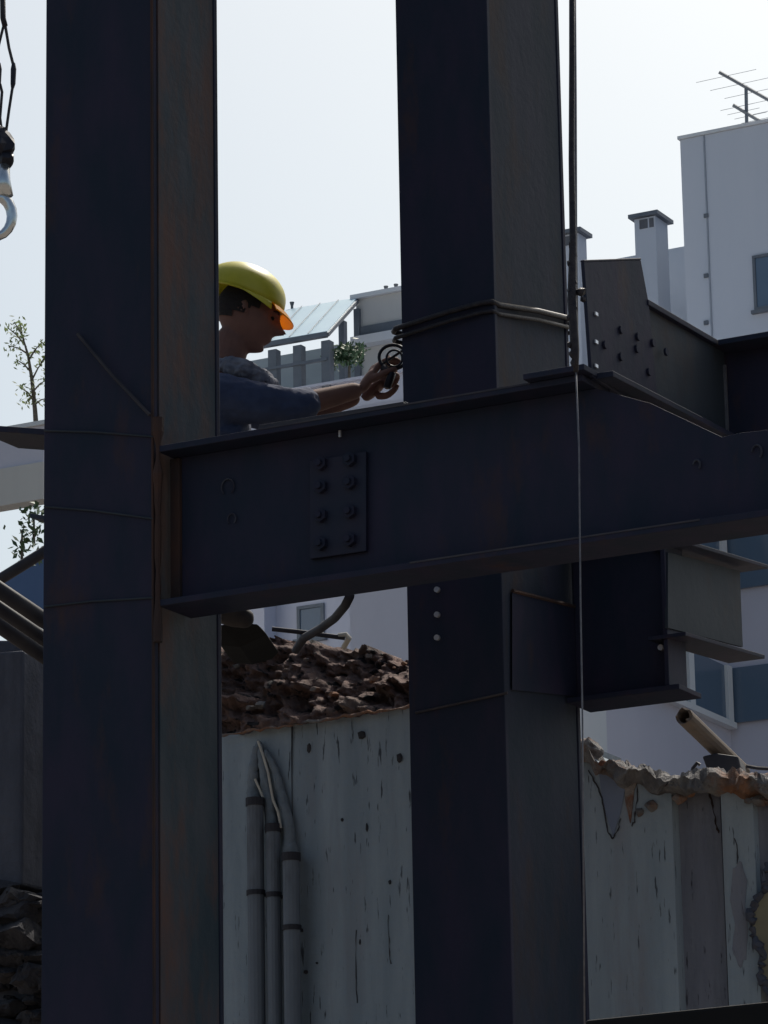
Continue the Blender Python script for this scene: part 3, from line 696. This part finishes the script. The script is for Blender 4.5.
# --- L-shaped building at lower right
KP = at(730, 700, 70)                       # inner corner
kx = lambda x_, y_, o_=0: onp(x_, y_, KP - b*o_, a)       # wing along a
ky = lambda x_, y_, o_=0: onp(x_, y_, KP + a*o_, b)       # wing along b
lbld = thing('courtyard_building', Vector((KP.x, KP.y, 0)), 'L-shaped lavender building with long dark window strips below the steel beams', 'building')
KB = Vector((KP.x, KP.y, 0)); zk = at(730, 500, 70).z
LWG = (KP - ky(515, 700)).dot(b); print('wing', LWG)
MB().box(KB - b*LWG, b*LWG, -a*3.0, Z*zk).build('wall', wallL, lbld)
MB().box(KB - a*3.0 + b*.003, a*18, b*6, Z*zk).build('wall', wallL, lbld)
za = kx(750, 722).z; zb_ = kx(750, 667).z; zc_ = kx(750, 588).z; zd = kx(750, 540).z
for (z0, z1) in ((za, zb_), (zc_, zd+1.2)):
    MB().box(KB + a*.05 - b*.09 + Z*z0, a*10, b*.088, Z*(z1-z0)).build('window_strip', glass, lbld)
    f0 = MB().box(KB - b*5.5 + Z*z0 + a*.002, b*5.3, a*.08, Z*(z1-z0)).build('window_strip', glass, lbld)
    for yy in range(4):
        MB().box(KB - b*(5.5 - yy*1.7) + Z*z0 + a*.083, b*.22, a*.06, Z*(z1-z0)).build('mullion', wallW, lbld)
    for yy in range(4):
        MB().box(KB + a*(1.6 + yy*2.2) - b*.15 + Z*z0, a*.10, b*.06, Z*(z1-z0)).build('mullion', frameM, lbld)
    MB().box(KB - b*6.0 + Z*(z0-.12) + a*.002, b*5.9, a*.16, Z*.11).build('sill', wallW, lbld)
# off-white pilaster on the left end
pz = ky(600, 730); MB().box(KB - b*((KP - pz).dot(b) + 4.0) + a*.004, b*4.0, a*.12, Z*(zk-.3)).build('pilaster', wallW, lbld)

# --- middle building with roof canopy
MP = at(300, 600, 80)
mp = lambda x_, y_, o_=0: onp(x_, y_, MP + b*o_, a)
mbd = thing('terrace_building', Vector((MP.x, MP.y, 0)), 'lavender building with a roof terrace and slanted canopy behind the worker', 'building')
sxL = (mp(120, 400) - MP).dot(a); sxR = (mp(500, 400) - MP).dot(a)
zpar = mp(340, 384).z
MB0 = Vector((MP.x, MP.y, 0))
MB().box(MB0 + a*sxL, a*(sxR-sxL), b*12, Z*zpar).build('wall', wallL, mbd)
MB().box(MB0 + a*(sxL-.1) - b*.1 + Z*(zpar+.004), a*(sxR-sxL+.2), b*.5, Z*.06).build('coping', wallL, mbd)
wq = mp(298, 640); window(mbd, Vector((wq.x, wq.y, wq.z)), a, -b, (mp(325, 640)-wq).dot(a), mp(298, 607).z-wq.z, 0)
for k in (-2, -1, 1, 2):
    window(mbd, Vector((wq.x, wq.y, wq.z)) + a*k*1.9 + Z*(0 if k != 1 else 3), a, -b, (mp(325, 640)-wq).dot(a), mp(298, 607).z-wq.z, 0) if k in (-2,) else None
# ledge over lower storey seen below the beam
ez = mp(260, 607); eL = (mp(241, 608)-MP).dot(a); eR = (mp(276, 605)-MP).dot(a)
MB().box(MB0 + a*eL - b*.5 + Z*0, a*(eR-eL), b*.497, Z*(ez.z)).build('low_wall', wallL, mbd)
MB().box(MB0 + a*(eL-.05) - b*.58 + Z*(ez.z+.003), a*(eR-eL+.1), b*.57, Z*.10).build('low_coping', wallW, mbd)
# penthouse set back on the roof
UP_ = at(356, 300, 84); u_ = lambda x_, y_, o_=0: onp(x_, y_, UP_ + b*o_, a)
zp = UP_.z; UB = Vector((UP_.x, UP_.y, 0))
MB().box(UB + Z*(zpar-.3), a*2.8, b*2.2, Z*(zp-zpar+.3)).build('penthouse', wallB, mbd)
MB().box(UB + Z*(zp+.003) - a*.1 - b*.1, a*3, b*2.4, Z*.10).build('penthouse_coping', wallW, mbd)
zz = u_(380, 325).z; MB().box(UB + Z*(zz-.28) - b*.06, a*2.8, b*.058, Z*.30).build('dark_band', frameM, mbd)
zz2 = u_(380, 343).z; MB().box(UB + Z*(zz2-.05) - b*.30, a*2.8, b*.29, Z*.20).build('ledge', wallW, mbd)
# terrace back wall and second parapet
MB().box(UB - a*6 + Z*(zpar-.3), a*5.99, b*3.5, Z*(u_(300, 352).z-zpar+.3)).build('terrace_wall', surf('blue_grey_wall', (.26,.31,.34), (.31,.36,.39), .6, .8), mbd)
# canopy: sloping sheet on posts
cpts = [at(357, 297.5, 84.0), at(327, 331, 79.6), at(252, 344, 80.6), at(284, 310, 85.0)]
nrm = (cpts[1]-cpts[0]).cross(cpts[3]-cpts[0]).normalized()
if nrm.z < 0: nrm = -nrm
cano = thing('roof_canopy', Vector((cpts[1].x, cpts[1].y, zpar)), 'slanted pale blue sheet canopy on dark posts over the roof terrace', 'canopy')
MB().prism(cpts, -nrm*.07).build('roof_sheet', panelM, cano)
for k in range(1, 4):
    A1 = cpts[0].lerp(cpts[3], k/4); B1 = cpts[1].lerp(cpts[2], k/4)
    MB().tube([A1 + nrm*.02, B1 + nrm*.02], .010, 4).build('seam', frameM, cano)
MB().tube([cpts[1] - Z*.08, cpts[2] - Z*.08], .07, 4).build('edge_beam', frameM, cano)
MB().tube([cpts[0] - Z*.08, cpts[1] - Z*.08], .06, 4).build('edge_beam', frameM, cano)
MB().tube([cpts[1] - Z*.62, cpts[2] - Z*.62], .045, 4).build('rail', frameM, cano)
for x_ in (272, 297, 325):
    t_ = (327 - x_)/75; P = cpts[1].lerp(cpts[2], t_)
    MB().box(Vector((P.x, P.y, zpar-.1)) - a*.1, a*.2, b*.2, Z*(P.z-.1-zpar)).build('post', frameM, cano)
for x_ in (341, 356):
    P = at(x_, 312 if x_ == 341 else 300, 82 if x_ == 341 else 83.9)
    MB().box(Vector((P.x, P.y, zpar-.1)) - a*.07, a*.14, b*.14, Z*(P.z-.1-zpar)).build('post', frameM, cano)
# parapet face in front of the terrace
# small vents on penthouse roof
for i, (x_, y_) in enumerate(((386, 290), (396, 288), (292, 306))):
    P = at(x_, y_, 85); tag(MB().tube([P - Z*.45, P, P + Z*.09], [.03, .03, .055], 8).build('roof_vent', trimD), ('left small vent of the pair on the beige penthouse roof', 'right small vent of the pair on the beige penthouse roof', 'tiny vent poking above the upper edge of the slanted canopy')[i], 'vent')

# --- foliage
def leaves(mb, c, spread, n, size, rnd):
    for _ in range(n):
        d = Vector((rnd.gauss(0, 1), rnd.gauss(0, 1), rnd.gauss(0, 1)))*.5
        p = c + Vector((d.x*spread[0], d.y*spread[1], d.z*spread[2]))
        u = Vector((rnd.uniform(-1, 1), rnd.uniform(-1, 1), rnd.uniform(-1, 1))).normalized(); v = u.orthogonal().normalized()
        s = size*rnd.uniform(.6, 1.4)
        mb.add([p - u*s, p + v*s*.45, p + u*s, p - v*s*.45], [(0, 1, 2, 3)])
def shrub(name, px, py, Y, rad, n, size, label, cat, mat, zbase, group=None):
    c = at(px, py, Y); rnd = random.Random(px)
    t_ = thing(name, Vector((c.x, c.y, zbase)), label, cat, group)
    MB().tube([Vector((c.x, c.y, zbase)), c], [.04, .02], 6).build('stem', bark, t_)
    mb = MB()
    for k in range(9):
        o_ = Vector((rnd.uniform(-1, 1)*rad*.6, rnd.uniform(-1, 1)*rad*.6, rnd.uniform(-.7, .8)*rad*.7))
        leaves(mb, c + o_, (rad*.5,)*3, n//9, size, rnd)
    mb.build('foliage', mat, t_); return t_
shrub('rooftop_shrub', 349, 357, 79.9, .36, 420, .075, 'round green shrub on the terrace right of the canopy posts', 'shrub', leafd, zpar)
shrub('rooftop_shrub', 329, 362, 80.2, .22, 120, .06, 'smaller thin shrub on the terrace between the last canopy post and the round shrub', 'shrub', leafd, zpar)

# --- left building with balcony
LB = at(-30, 480, 62)
lbd = thing('balcony_building', Vector((LB.x, LB.y, 0)) - a*5, 'building at the left edge whose pale balcony parapet juts out beside the left column', 'building')
zU = at(20, 437, 62).z; zM = at(20, 474, 62).z; zL = at(20, 511, 62).z
LB0 = Vector((LB.x, LB.y, 0))
MB().box(LB0 - a*17, a*11, b*8, Z*(zU+6)).build('wall', wallW, lbd)
MB().box(LB0 - a*6 + Z*zM, a*7.42, b*.25, Z*(zU-zM)).build('balcony_parapet', wallL, lbd)
e_ = MB(); n_ = 8
poly = [LB0 - a*6 + Z*(zM-.004), LB0 + a*1.45 + Z*(zM-.004)] + [LB0 + a*(1.45 - 7.45*k/n_) + Z*(zL - .01*math.sin(math.pi*k/n_) + .08*k/n_*0) for k in range(n_+1)]
e_.prism([p - b*.06 for p in poly], b*.32).build('balcony_slab', wallB, lbd)
MB().box(LB0 - a*6 - b*.05 + Z*(zU+.003), a*7.5, b*.25, Z*.07).build('coping', wallW, lbd)
# sapling on the balcony
rnd = random.Random(4)
tb0 = at(37, 440, 62.5)
tr = thing('balcony_tree', tb0, 'slender thin-leaved small tree rising against the sky beside the left column', 'tree')
trunk = [tb0, at(35, 410, 62.5), at(32, 380, 62.4), at(28, 355, 62.3), at(22, 335, 62.3)]
mb = MB(); mb.tube(trunk, [.05, .04, .032, .022, .012], 6)
tips = []
for (x0, y0_, x1, y1_) in ((34, 400, 21, 388), (33, 392, 46, 380), (32, 380, 44, 360), (31, 372, 17, 360), (29, 360, 42, 342), (28, 354, 10, 346), (25, 345, 8, 328), (24, 340, 14, 322), (34, 405, 48, 398), (22, 335, 20, 324), (33, 398, 26, 402), (40, 365, 52, 350)):
    A1 = at(x0, y0_, 62.4); B1 = at(x1, y1_, 62.4 + rnd.uniform(-.3, .3)); mb.tube([A1, A1.lerp(B1, .5) + Z*.03, B1], [.018, .013, .006], 5)
    tips += [(A1.lerp(B1, t_)) for t_ in (.4, .6, .8, 1, 1.05)]
mb.build('trunk', bark, tr)
mb = MB()
for p in tips + trunk[2:]*2: leaves(mb, p, (.11, .11, .12), rnd.randint(2, 8), .042, rnd)
mb.build('crown', leafm, tr)
# plants behind the rising pole
for i, (px, py, lab) in enumerate(((22, 560, 'small upright sprig above the grey pole, nearest the left edge'), (34, 545, 'taller spiky plant above the grey pole, against the left column'))):
    c = at(px, py-14, 13.8); t_ = thing('wild_plant', c - Z*.05, lab, 'plant', 'plants above the rising pole'); rnd = random.Random(i)
    MB().tube([c - Z*.05, c + Z*.0, c + Z*.06], [.006, .005, .003], 5).build('stem', bark, t_)
    mb = MB()
    for k in range(8): leaves(mb, c + Vector((rnd.uniform(-.03, .05), 0, -.06 + .022*k)), (.05, .05, .02), 9, .016, rnd)
    mb.build('foliage', leafd, t_)

# ================================================================ GROUND
g = MB(); n = 60; vs_ = []; fs = []
def gc(t_): return math.copysign(abs(t_)**2.6, t_)*1500
for j in range(n+1):
    for i in range(n+1):
        x_ = gc(i/n*2-1); y_ = gc(j/n*2-1); r_ = math.hypot(x_, y_)
        vs_.append(Vector((x_, y_, -.02 + .12*noise.noise(Vector((x_*.3, y_*.3, 0)))*(1 if r_ < 60 else 0))))
for j in range(n):
    for i in range(n): k = j*(n+1)+i; fs.append((k, k+1, k+n+2, k+n+1))
g.add(vs_, fs); go = g.build('ground', earth, loc=Vector((0, 0, 0))); tag(go, kind='structure')

# ================================================================ PERSON
YP = 11.45
def hp_(px, py, dy=0): return at(px, py, YP + dy)
SC = 1.0
person = None
def skin_mesh(verts, radii, edges, sub=1):
    me = bpy.data.meshes.new('tmp'); me.from_pydata([tuple(v) for v in verts], edges, [])
    o = bpy.data.objects.new('tmp', me); COL.objects.link(o)
    md = o.modifiers.new('s', 'SKIN'); sv = me.skin_vertices[0].data
    for i, r in enumerate(radii):
        sv[i].radius = (r, r) if not isinstance(r, tuple) else r
    sv[0].use_root = True
    md2 = o.modifiers.new('u', 'SUBSURF'); md2.levels = sub; md2.render_levels = sub
    evalmesh(o); vs_ = [v.co.copy() for v in o.data.vertices]; fs = [tuple(p.vertices) for p in o.data.polygons]
    bpy.data.objects.remove(o); return vs_, fs
# joints (facing +X, right side of the body is nearest the camera)
pel = hp_(168, 545); chest = hp_(206, 444); neckb = hp_(222, 378); 
shR = hp_(222, 398, -.16); shL = hp_(214, 396, .20)
elR = hp_(292, 407, -.10); wrR = hp_(362, 389, .0); elL = hp_(288, 418, .22); wrL = hp_(360, 396, .10)
hipR = hp_(170, 552, -.10); hipL = hp_(170, 552, .12)
knR = hp_(262, 500, -.10); knL = hp_(255, 515, .18); anR = hp_(223, 603, .12); anL = hp_(214, 600, .30)
bodyV, bodyF = [], []
def addto(vf, V_, F_):
    v_, f_ = vf; k = len(V_); V_ += v_; F_ += [tuple(i+k for i in q) for q in f_]
V_, F_ = [], []
hd_c = hp_(247, 315)
addto(skin_mesh([pel, pel.lerp(chest, .5), chest, neckb + Vector((-.02, 0, -.06)), neckb, hd_c + Vector((-.03, 0, -.03)),
    shR, shL, shR.lerp(elR, .5), elR, elR.lerp(wrR, .35), wrR, shL.lerp(elL, .5), elL, elL.lerp(wrL, .35), wrL,
    hipR, hipL, hipR.lerp(knR, .5), knR, knR.lerp(anR, .35), anR, hipL.lerp(knL, .5), knL, knL.lerp(anL, .35), anL],
    [.13, .135, .15, .09, .058, .06, .06, .06, .05, .043, .038, .027, .05, .043, .038, .026, .10, .10, .085, .06, .055, .042, .085, .06, .055, .042],
    [(0,1),(1,2),(2,3),(3,4),(4,5),(3,6),(3,7),(6,8),(8,9),(9,10),(10,11),(7,12),(12,13),(13,14),(14,15),(0,16),(0,17),(16,18),(18,19),(19,20),(20,21),(17,22),(22,23),(23,24),(24,25)], 2), V_, F_)
# head: sphere grid shaped to a profile (local x forward, z up)
TILT = math.radians(20)
HR = Matrix.Rotation(TILT, 3, 'Y') @ Matrix.Rotation(math.radians(0), 3, 'Z')
def head_pts(nu=48, nv=40):
    vs_ = []; fs = []
    for j in range(nv+1):
        ph = math.pi*j/nv
        for i in range(nu):
            th = 2*math.pi*i/nu
            x = math.sin(ph)*math.cos(th); y = math.sin(ph)*math.sin(th); z = math.cos(ph)
            p = Vector((x*.098, y*.077, z*.118))
            if z < 0: p.y *= 1 - .28*(-z)**1.4                       # jaw narrows
            if z < 0 and x > 0: p.x *= 1 + .05*(-z)
            if z < -.1 and x < 0: p.x *= 1 - .55*min(1, (-z-.1)*1.3)        # nape
            if z < -.5 and x > .0: p.x += .020*(x)*min(1, (-z-.5)*2.2)       # chin
            if x > 0: 
                g_ = lambda cx, cz, sy, sz: math.exp(-((p.y-cx)/sy)**2 - ((p.z-cz)/sz)**2)
                p.x += .032*g_(0, -.022, .012, .012) + .015*g_(0, -.006, .011, .018)       # nose
                p.x -= .013*(g_(.031, .006, .015, .011) + g_(-.031, .006, .015, .011))        # eye sockets
                p.x += .007*(g_(.03, .026, .024, .008) + g_(-.03, .026, .024, .008))          # brows
                p.x += .009*g_(0, -.052, .020, .0055) + .009*g_(0, -.064, .018, .006)          # lips
                p.x -= .006*g_(0, -.076, .022, .006)
                p.x += .016*g_(0, -.096, .020, .014)
                p.x += .004*(g_(.03, .004, .009, .007) + g_(-.03, .004, .009, .007))          # eyes
            vs_.append(p)
    for j in range(nv):
        for i in range(nu):
            fs.append((j*nu+i, j*nu+(i+1) % nu, (j+1)*nu+(i+1) % nu, (j+1)*nu+i))
    return vs_, fs
hv, hf = head_pts()
HS = 1.0
HT = lambda p: hd_c + HR @ (p*HS)
addto(([HT(p) for p in hv], hf), V_, F_)
# ears
for sy in (-1, 1):
    e = MB(); e.rock(Vector((0, 0, 0)), 1, 3, 1, 2)
    addto(([HT(Vector((-.008 + v.x*.019, sy*(.077 + abs(v.y)*.014) , -.008 + v.z*.034))) for v in e.v], e.f), V_, F_)
# hands
def hand(wr, d, nrm_, curl, s=1.0, thumb=1):
    """palm plus five chained fingers; d fingers direction, nrm_ palm normal (towards which fingers curl)"""
    d = d.normalized(); nrm_ = (nrm_ - d*nrm_.dot(d)).normalized(); sd_ = d.cross(nrm_)
    pm = MB()
    c0 = wr + d*.0; pl_ = []
    v1, f1 = skin_mesh([wr - d*.02, wr + d*.03, wr + d*.07], [(.030, .020), (.040, .017), (.040, .015)], [(0, 1), (1, 2)], 2)
    addto((v1, f1), V_, F_)
    for k, (off, ln) in enumerate(((-.030, .070), (-.010, .080), (.010, .075), (.030, .060))):
        p = wr + d*.055 + sd_*off*.6; pts_ = [p, wr + d*.088 + sd_*off]; dirv = d.copy(); ang = 0
        cur = pts_[-1]
        for q_, fr_ in enumerate((.45, .32, .26)):
            ang += curl*(1 + .12*k)
            dv = d*math.cos(ang) + nrm_*math.sin(ang); cur = cur + dv*ln*fr_; pts_.append(cur.copy())
        addto(skin_mesh(pts_, [.011, .0105, .0095, .009, .0075], [(0,1),(1,2),(2,3),(3,4)], 1), V_, F_)
    b0 = wr + d*.02 - sd_*.02*thumb
    b1 = b0 + (d*.6 - sd_*.8*thumb + nrm_*.3).normalized()*.042; b2 = b1 + (d*.8 - sd_*.3*thumb + nrm_*.5).normalized()*.034; b3 = b2 + (d*.8 + nrm_*.6).normalized()*.026
    addto(skin_mesh([b0, b1, b2, b3], [.014, .012, .0105, .0085], [(0,1),(1,2),(2,3)], 1), V_, F_)
hand(wrR + Vector((.003, 0, .004)), Vector((.50, .15, .85)), Vector((.75, .35, -.4)), .50, s=1.1, thumb=1)
hand(wrL + Vector((.02, 0, .0)), Vector((.75, -.1, .6)), Vector((.3, -.5, .4)), .55, thumb=-1)
me = bpy.data.meshes.new('person'); off = hp_(215, 640)
me.from_pydata([tuple(v - off) for v in V_], [], F_)
person = bpy.data.objects.new('person', me); COL.objects.link(person); person.location = off
md = person.modifiers.new('r', 'REMESH'); md.mode = 'VOXEL'; md.voxel_size = .0042; md.use_smooth_shade = True
evalmesh(person)
sm = person.modifiers.new('s', 'SMOOTH'); sm.iterations = 2; sm.factor = .5; evalmesh(person)
person.data.materials.clear(); person.data.materials.append(skin)
for p in person.data.polygons: p.use_smooth = True
tag(person, 'crouching worker in yellow hard hat and navy shirt reaching both arms to the right column', 'person')
# clothing
def garment(name, verts, radii, edges, mat, vox=.008, disp=.012, dsz=.09, seed=0):
    v1, f1 = skin_mesh(verts, radii, edges, 2)
    me = bpy.data.meshes.new(name); me.from_pydata([tuple(v - off) for v in v1], [], f1)
    o = bpy.data.objects.new(name, me); COL.objects.link(o); o.parent = person
    md = o.modifiers.new('r', 'REMESH'); md.mode = 'VOXEL'; md.voxel_size = vox; md.use_smooth_shade = True
    evalmesh(o)
    me = o.data; me.materials.clear(); me.materials.append(mat)
    for v in me.vertices:
        q = Vector((v.co.x/dsz, v.co.y/dsz, v.co.z/(dsz*.6))) + Vector((seed, 0, 0))
        k = disp*(.6*noise.noise(q) + .5*(1-abs(noise.noise(q*1.9 + Z*4))*2)*.5 + .25*noise.noise(q*4))
        v.co += v.normal*k
    for p in me.polygons: p.use_smooth = True
    return o
garment('shirt', [pel, pel.lerp(chest, .5), chest, neckb + Vector((-.02, 0, -.07)), shR, shL, shR.lerp(elR, .5), elR + Vector((.02, 0, 0)), shL.lerp(elL, .5), elL, neckb + Vector((-.02, 0, -.02)), elR.lerp(wrR, .36), elL.lerp(wrL, .36)],
    [.15, .155, .165, .11, .080, .080, .068, .058, .068, .054, .070, .050, .050], [(0,1),(1,2),(2,3),(3,4),(3,5),(4,6),(6,7),(5,8),(8,9),(3,10),(7,11),(9,12)], shirtm)
garment('trousers', [pel, hipR, hipL, hipR.lerp(knR, .5), knR, knR.lerp(anR, .5), anR + Z*.03, hipL.lerp(knL, .5), knL, knL.lerp(anL, .5), anL + Z*.03],
    [.155, .12, .12, .10, .078, .066, .055, .10, .078, .066, .055], [(0,1),(0,2),(1,3),(3,4),(4,5),(5,6),(2,7),(7,8),(8,9),(9,10)], trousm, seed=5)
garment('neck_cloth', [hp_(214, 368, .06), hp_(226, 366, -.06), hp_(238, 366, -.09), hp_(250, 372, -.09), hp_(262, 379, -.06), hp_(273, 386, .0), hp_(266, 378, .05), hp_(246, 366, .08)],
    [.026, .030, .030, .030, .026, .018, .020, .022], [(i, i+1) for i in range(7)], towelm, .004, .016, .055, 2)
for an, nm in ((anR, 'boot'), (anL, 'boot')):
    garment('boot', [an + Z*.05, an - Z*.02, an + Vector((.05, -.01, -.050)), an + Vector((.095, -.02, -.058)), an + Vector((-.03, 0, -.05))],
        [.048, .046, .034, .028, .034], [(0,1),(1,2),(2,3),(1,4)], bootm, .006, .004)
# hair
hvv = [(HT(p*1.0 + Vector((0, 0, 0)))) for p in hv]
mb = MB(); keep = []
for f in hf:
    c = sum((hv[i] for i in f), Vector())/4
    if (c.z > -.035 and c.x < -.030 + .006*noise.noise(c*90)) or (c.z > -.018 and c.x < .004 + .012*noise.noise(c*110)) or (c.z > .012 and c.x < .030 + .01*noise.noise(c*90)) or (c.z > .042): keep.append(f)
mb.add([HT(Vector((p.x*1.05, p.y*1.06, p.z*1.04))) for p in hv], keep)
ho = mb.build('hair', hairm, person, smooth=True)
for sy in (-1, 1):
    e = MB(); e.rock(Vector((0, 0, 0)), 1, 2, 1, 2)
    ee = MB(); ee.add([HT(Vector((.080 + v.x*.009, sy*.031 + v.y*.011, .006 + v.z*.0065))) for v in e.v], e.f); ee.build('eye', hairm, person, smooth=True)
    MB().tube([HT(Vector((.094, sy*.016, .024))), HT(Vector((.093, sy*.032, .029))), HT(Vector((.080, sy*.048, .024)))], [.003, .004, .002], 6).build('eyebrow', hairm, person)
# helmet: dome + brim, in helmet frame
HT2 = Matrix.Rotation(math.radians(20), 3, 'Y')
hc = HT(Vector((.0, 0, .040))) + Vector((-.031, 0, .013))
mb = MB(); nu, nv = 48, 14; vs_ = []; fs = []
for sgn, k_ in ((0, 1.0), (1, .965)):
    for j in range(nv+1):
        ph = (math.pi/2)*j/nv
        for i in range(nu):
            th = 2*math.pi*i/nu; x = math.sin(ph)*math.cos(th); y = math.sin(ph)*math.sin(th); z = math.cos(ph)
            ridge = .004*math.exp(-(y/.16)**2)*(1 if z > .25 else z/.25)
            vs_.append(hc + HT2 @ Vector((x*.136*k_, y*.112*k_, (z**.92)*.112*k_ + ridge*k_)))
K = (nv+1)*nu
for s in (0, K):
    for j in range(nv):
        for i in range(nu): fs.append((s+j*nu+i, s+j*nu+(i+1) % nu, s+(j+1)*nu+(i+1) % nu, s+(j+1)*nu+i))
for i in range(nu): fs.append((nv*nu+i, nv*nu+(i+1) % nu, K+nv*nu+(i+1) % nu, K+nv*nu+i))
mb.add(vs_, fs); hel = mb.build('hard_hat', yellow, person, smooth=True)
def brim(mat, name, a0, a1, w_front, thick=.004, drop=.03, n=40):
    mb = MB(); vs_ = []; fs = []
    for i in range(n+1):
        th = a0 + (a1-a0)*i/n; fr = max(0, math.cos(th)); w_ = .010 + w_front*fr**1.5
        for (r_, dz) in ((0, 0), (.5, -drop*.35*fr), (1, -drop*fr)):
            for tk in (0, -thick):
                vs_.append(hc + HT2 @ Vector((math.cos(th)*(.1355 + w_*r_), math.sin(th)*(.1115 + w_*r_*.9), .002 + dz + tk)))
    for i in range(n):
        k = i*6; j = k+6
        fs += [(k, j, j+2, k+2), (k+2, j+2, j+4, k+4), (k+1, k+3, j+3, j+1), (k+3, k+5, j+5, j+3), (k+4, j+4, j+5, k+5), (k, k+1, j+1, j)]
    fs += [(0, 2, 3, 1), (2, 4, 5, 3)]; e = n*6; fs += [(e, e+1, e+3, e+2), (e+2, e+3, e+5, e+4)]
    mb.add(vs_, fs); return mb.build(name, mat, hel, smooth=False)
brim(yellow, 'rim', math.radians(42), math.radians(318), .0)
brim(orange, 'peak', math.radians(-42), math.radians(42), .034, drop=.030)
# tool in the hands
tc_ = hp_(393, 357, -.02)
tl = thing('hand_wheel_tool', tc_ - Z*.04, 'small dark ring-shaped tool in the worker\'s hands at the right column', 'tool')
rg = [tc_ + Vector((math.cos(t_)*.042, .006*math.sin(t_), math.sin(t_)*.040)) for t_ in [k*math.pi/12 for k in range(25)]]
MB().tube(rg, .0055, 8, cap=False).build('ring', boltm, tl, smooth=True)
rg = [tc_ + Vector((.004 + math.cos(t_)*.024, -.012, -.008 + math.sin(t_)*.026)) for t_ in [k*math.pi/12 for k in range(25)]]
MB().tube(rg, .0035, 8, cap=False).build('inner_ring', boltm, tl, smooth=True)
MB().tube([tc_ + Vector((-.03, .0, -.03)), tc_ + Vector((-.005, -.01, -.06)), tc_ + Vector((-.02, -.01, -.10))], [.012, .014, .012], 8).build('grip', boltm, tl, smooth=True)
MB().tube([tc_ + Vector((.03, 0, .02)), tc_ + Vector((-.03, 0, -.02))], .004, 6).build('spoke', boltm, tl)
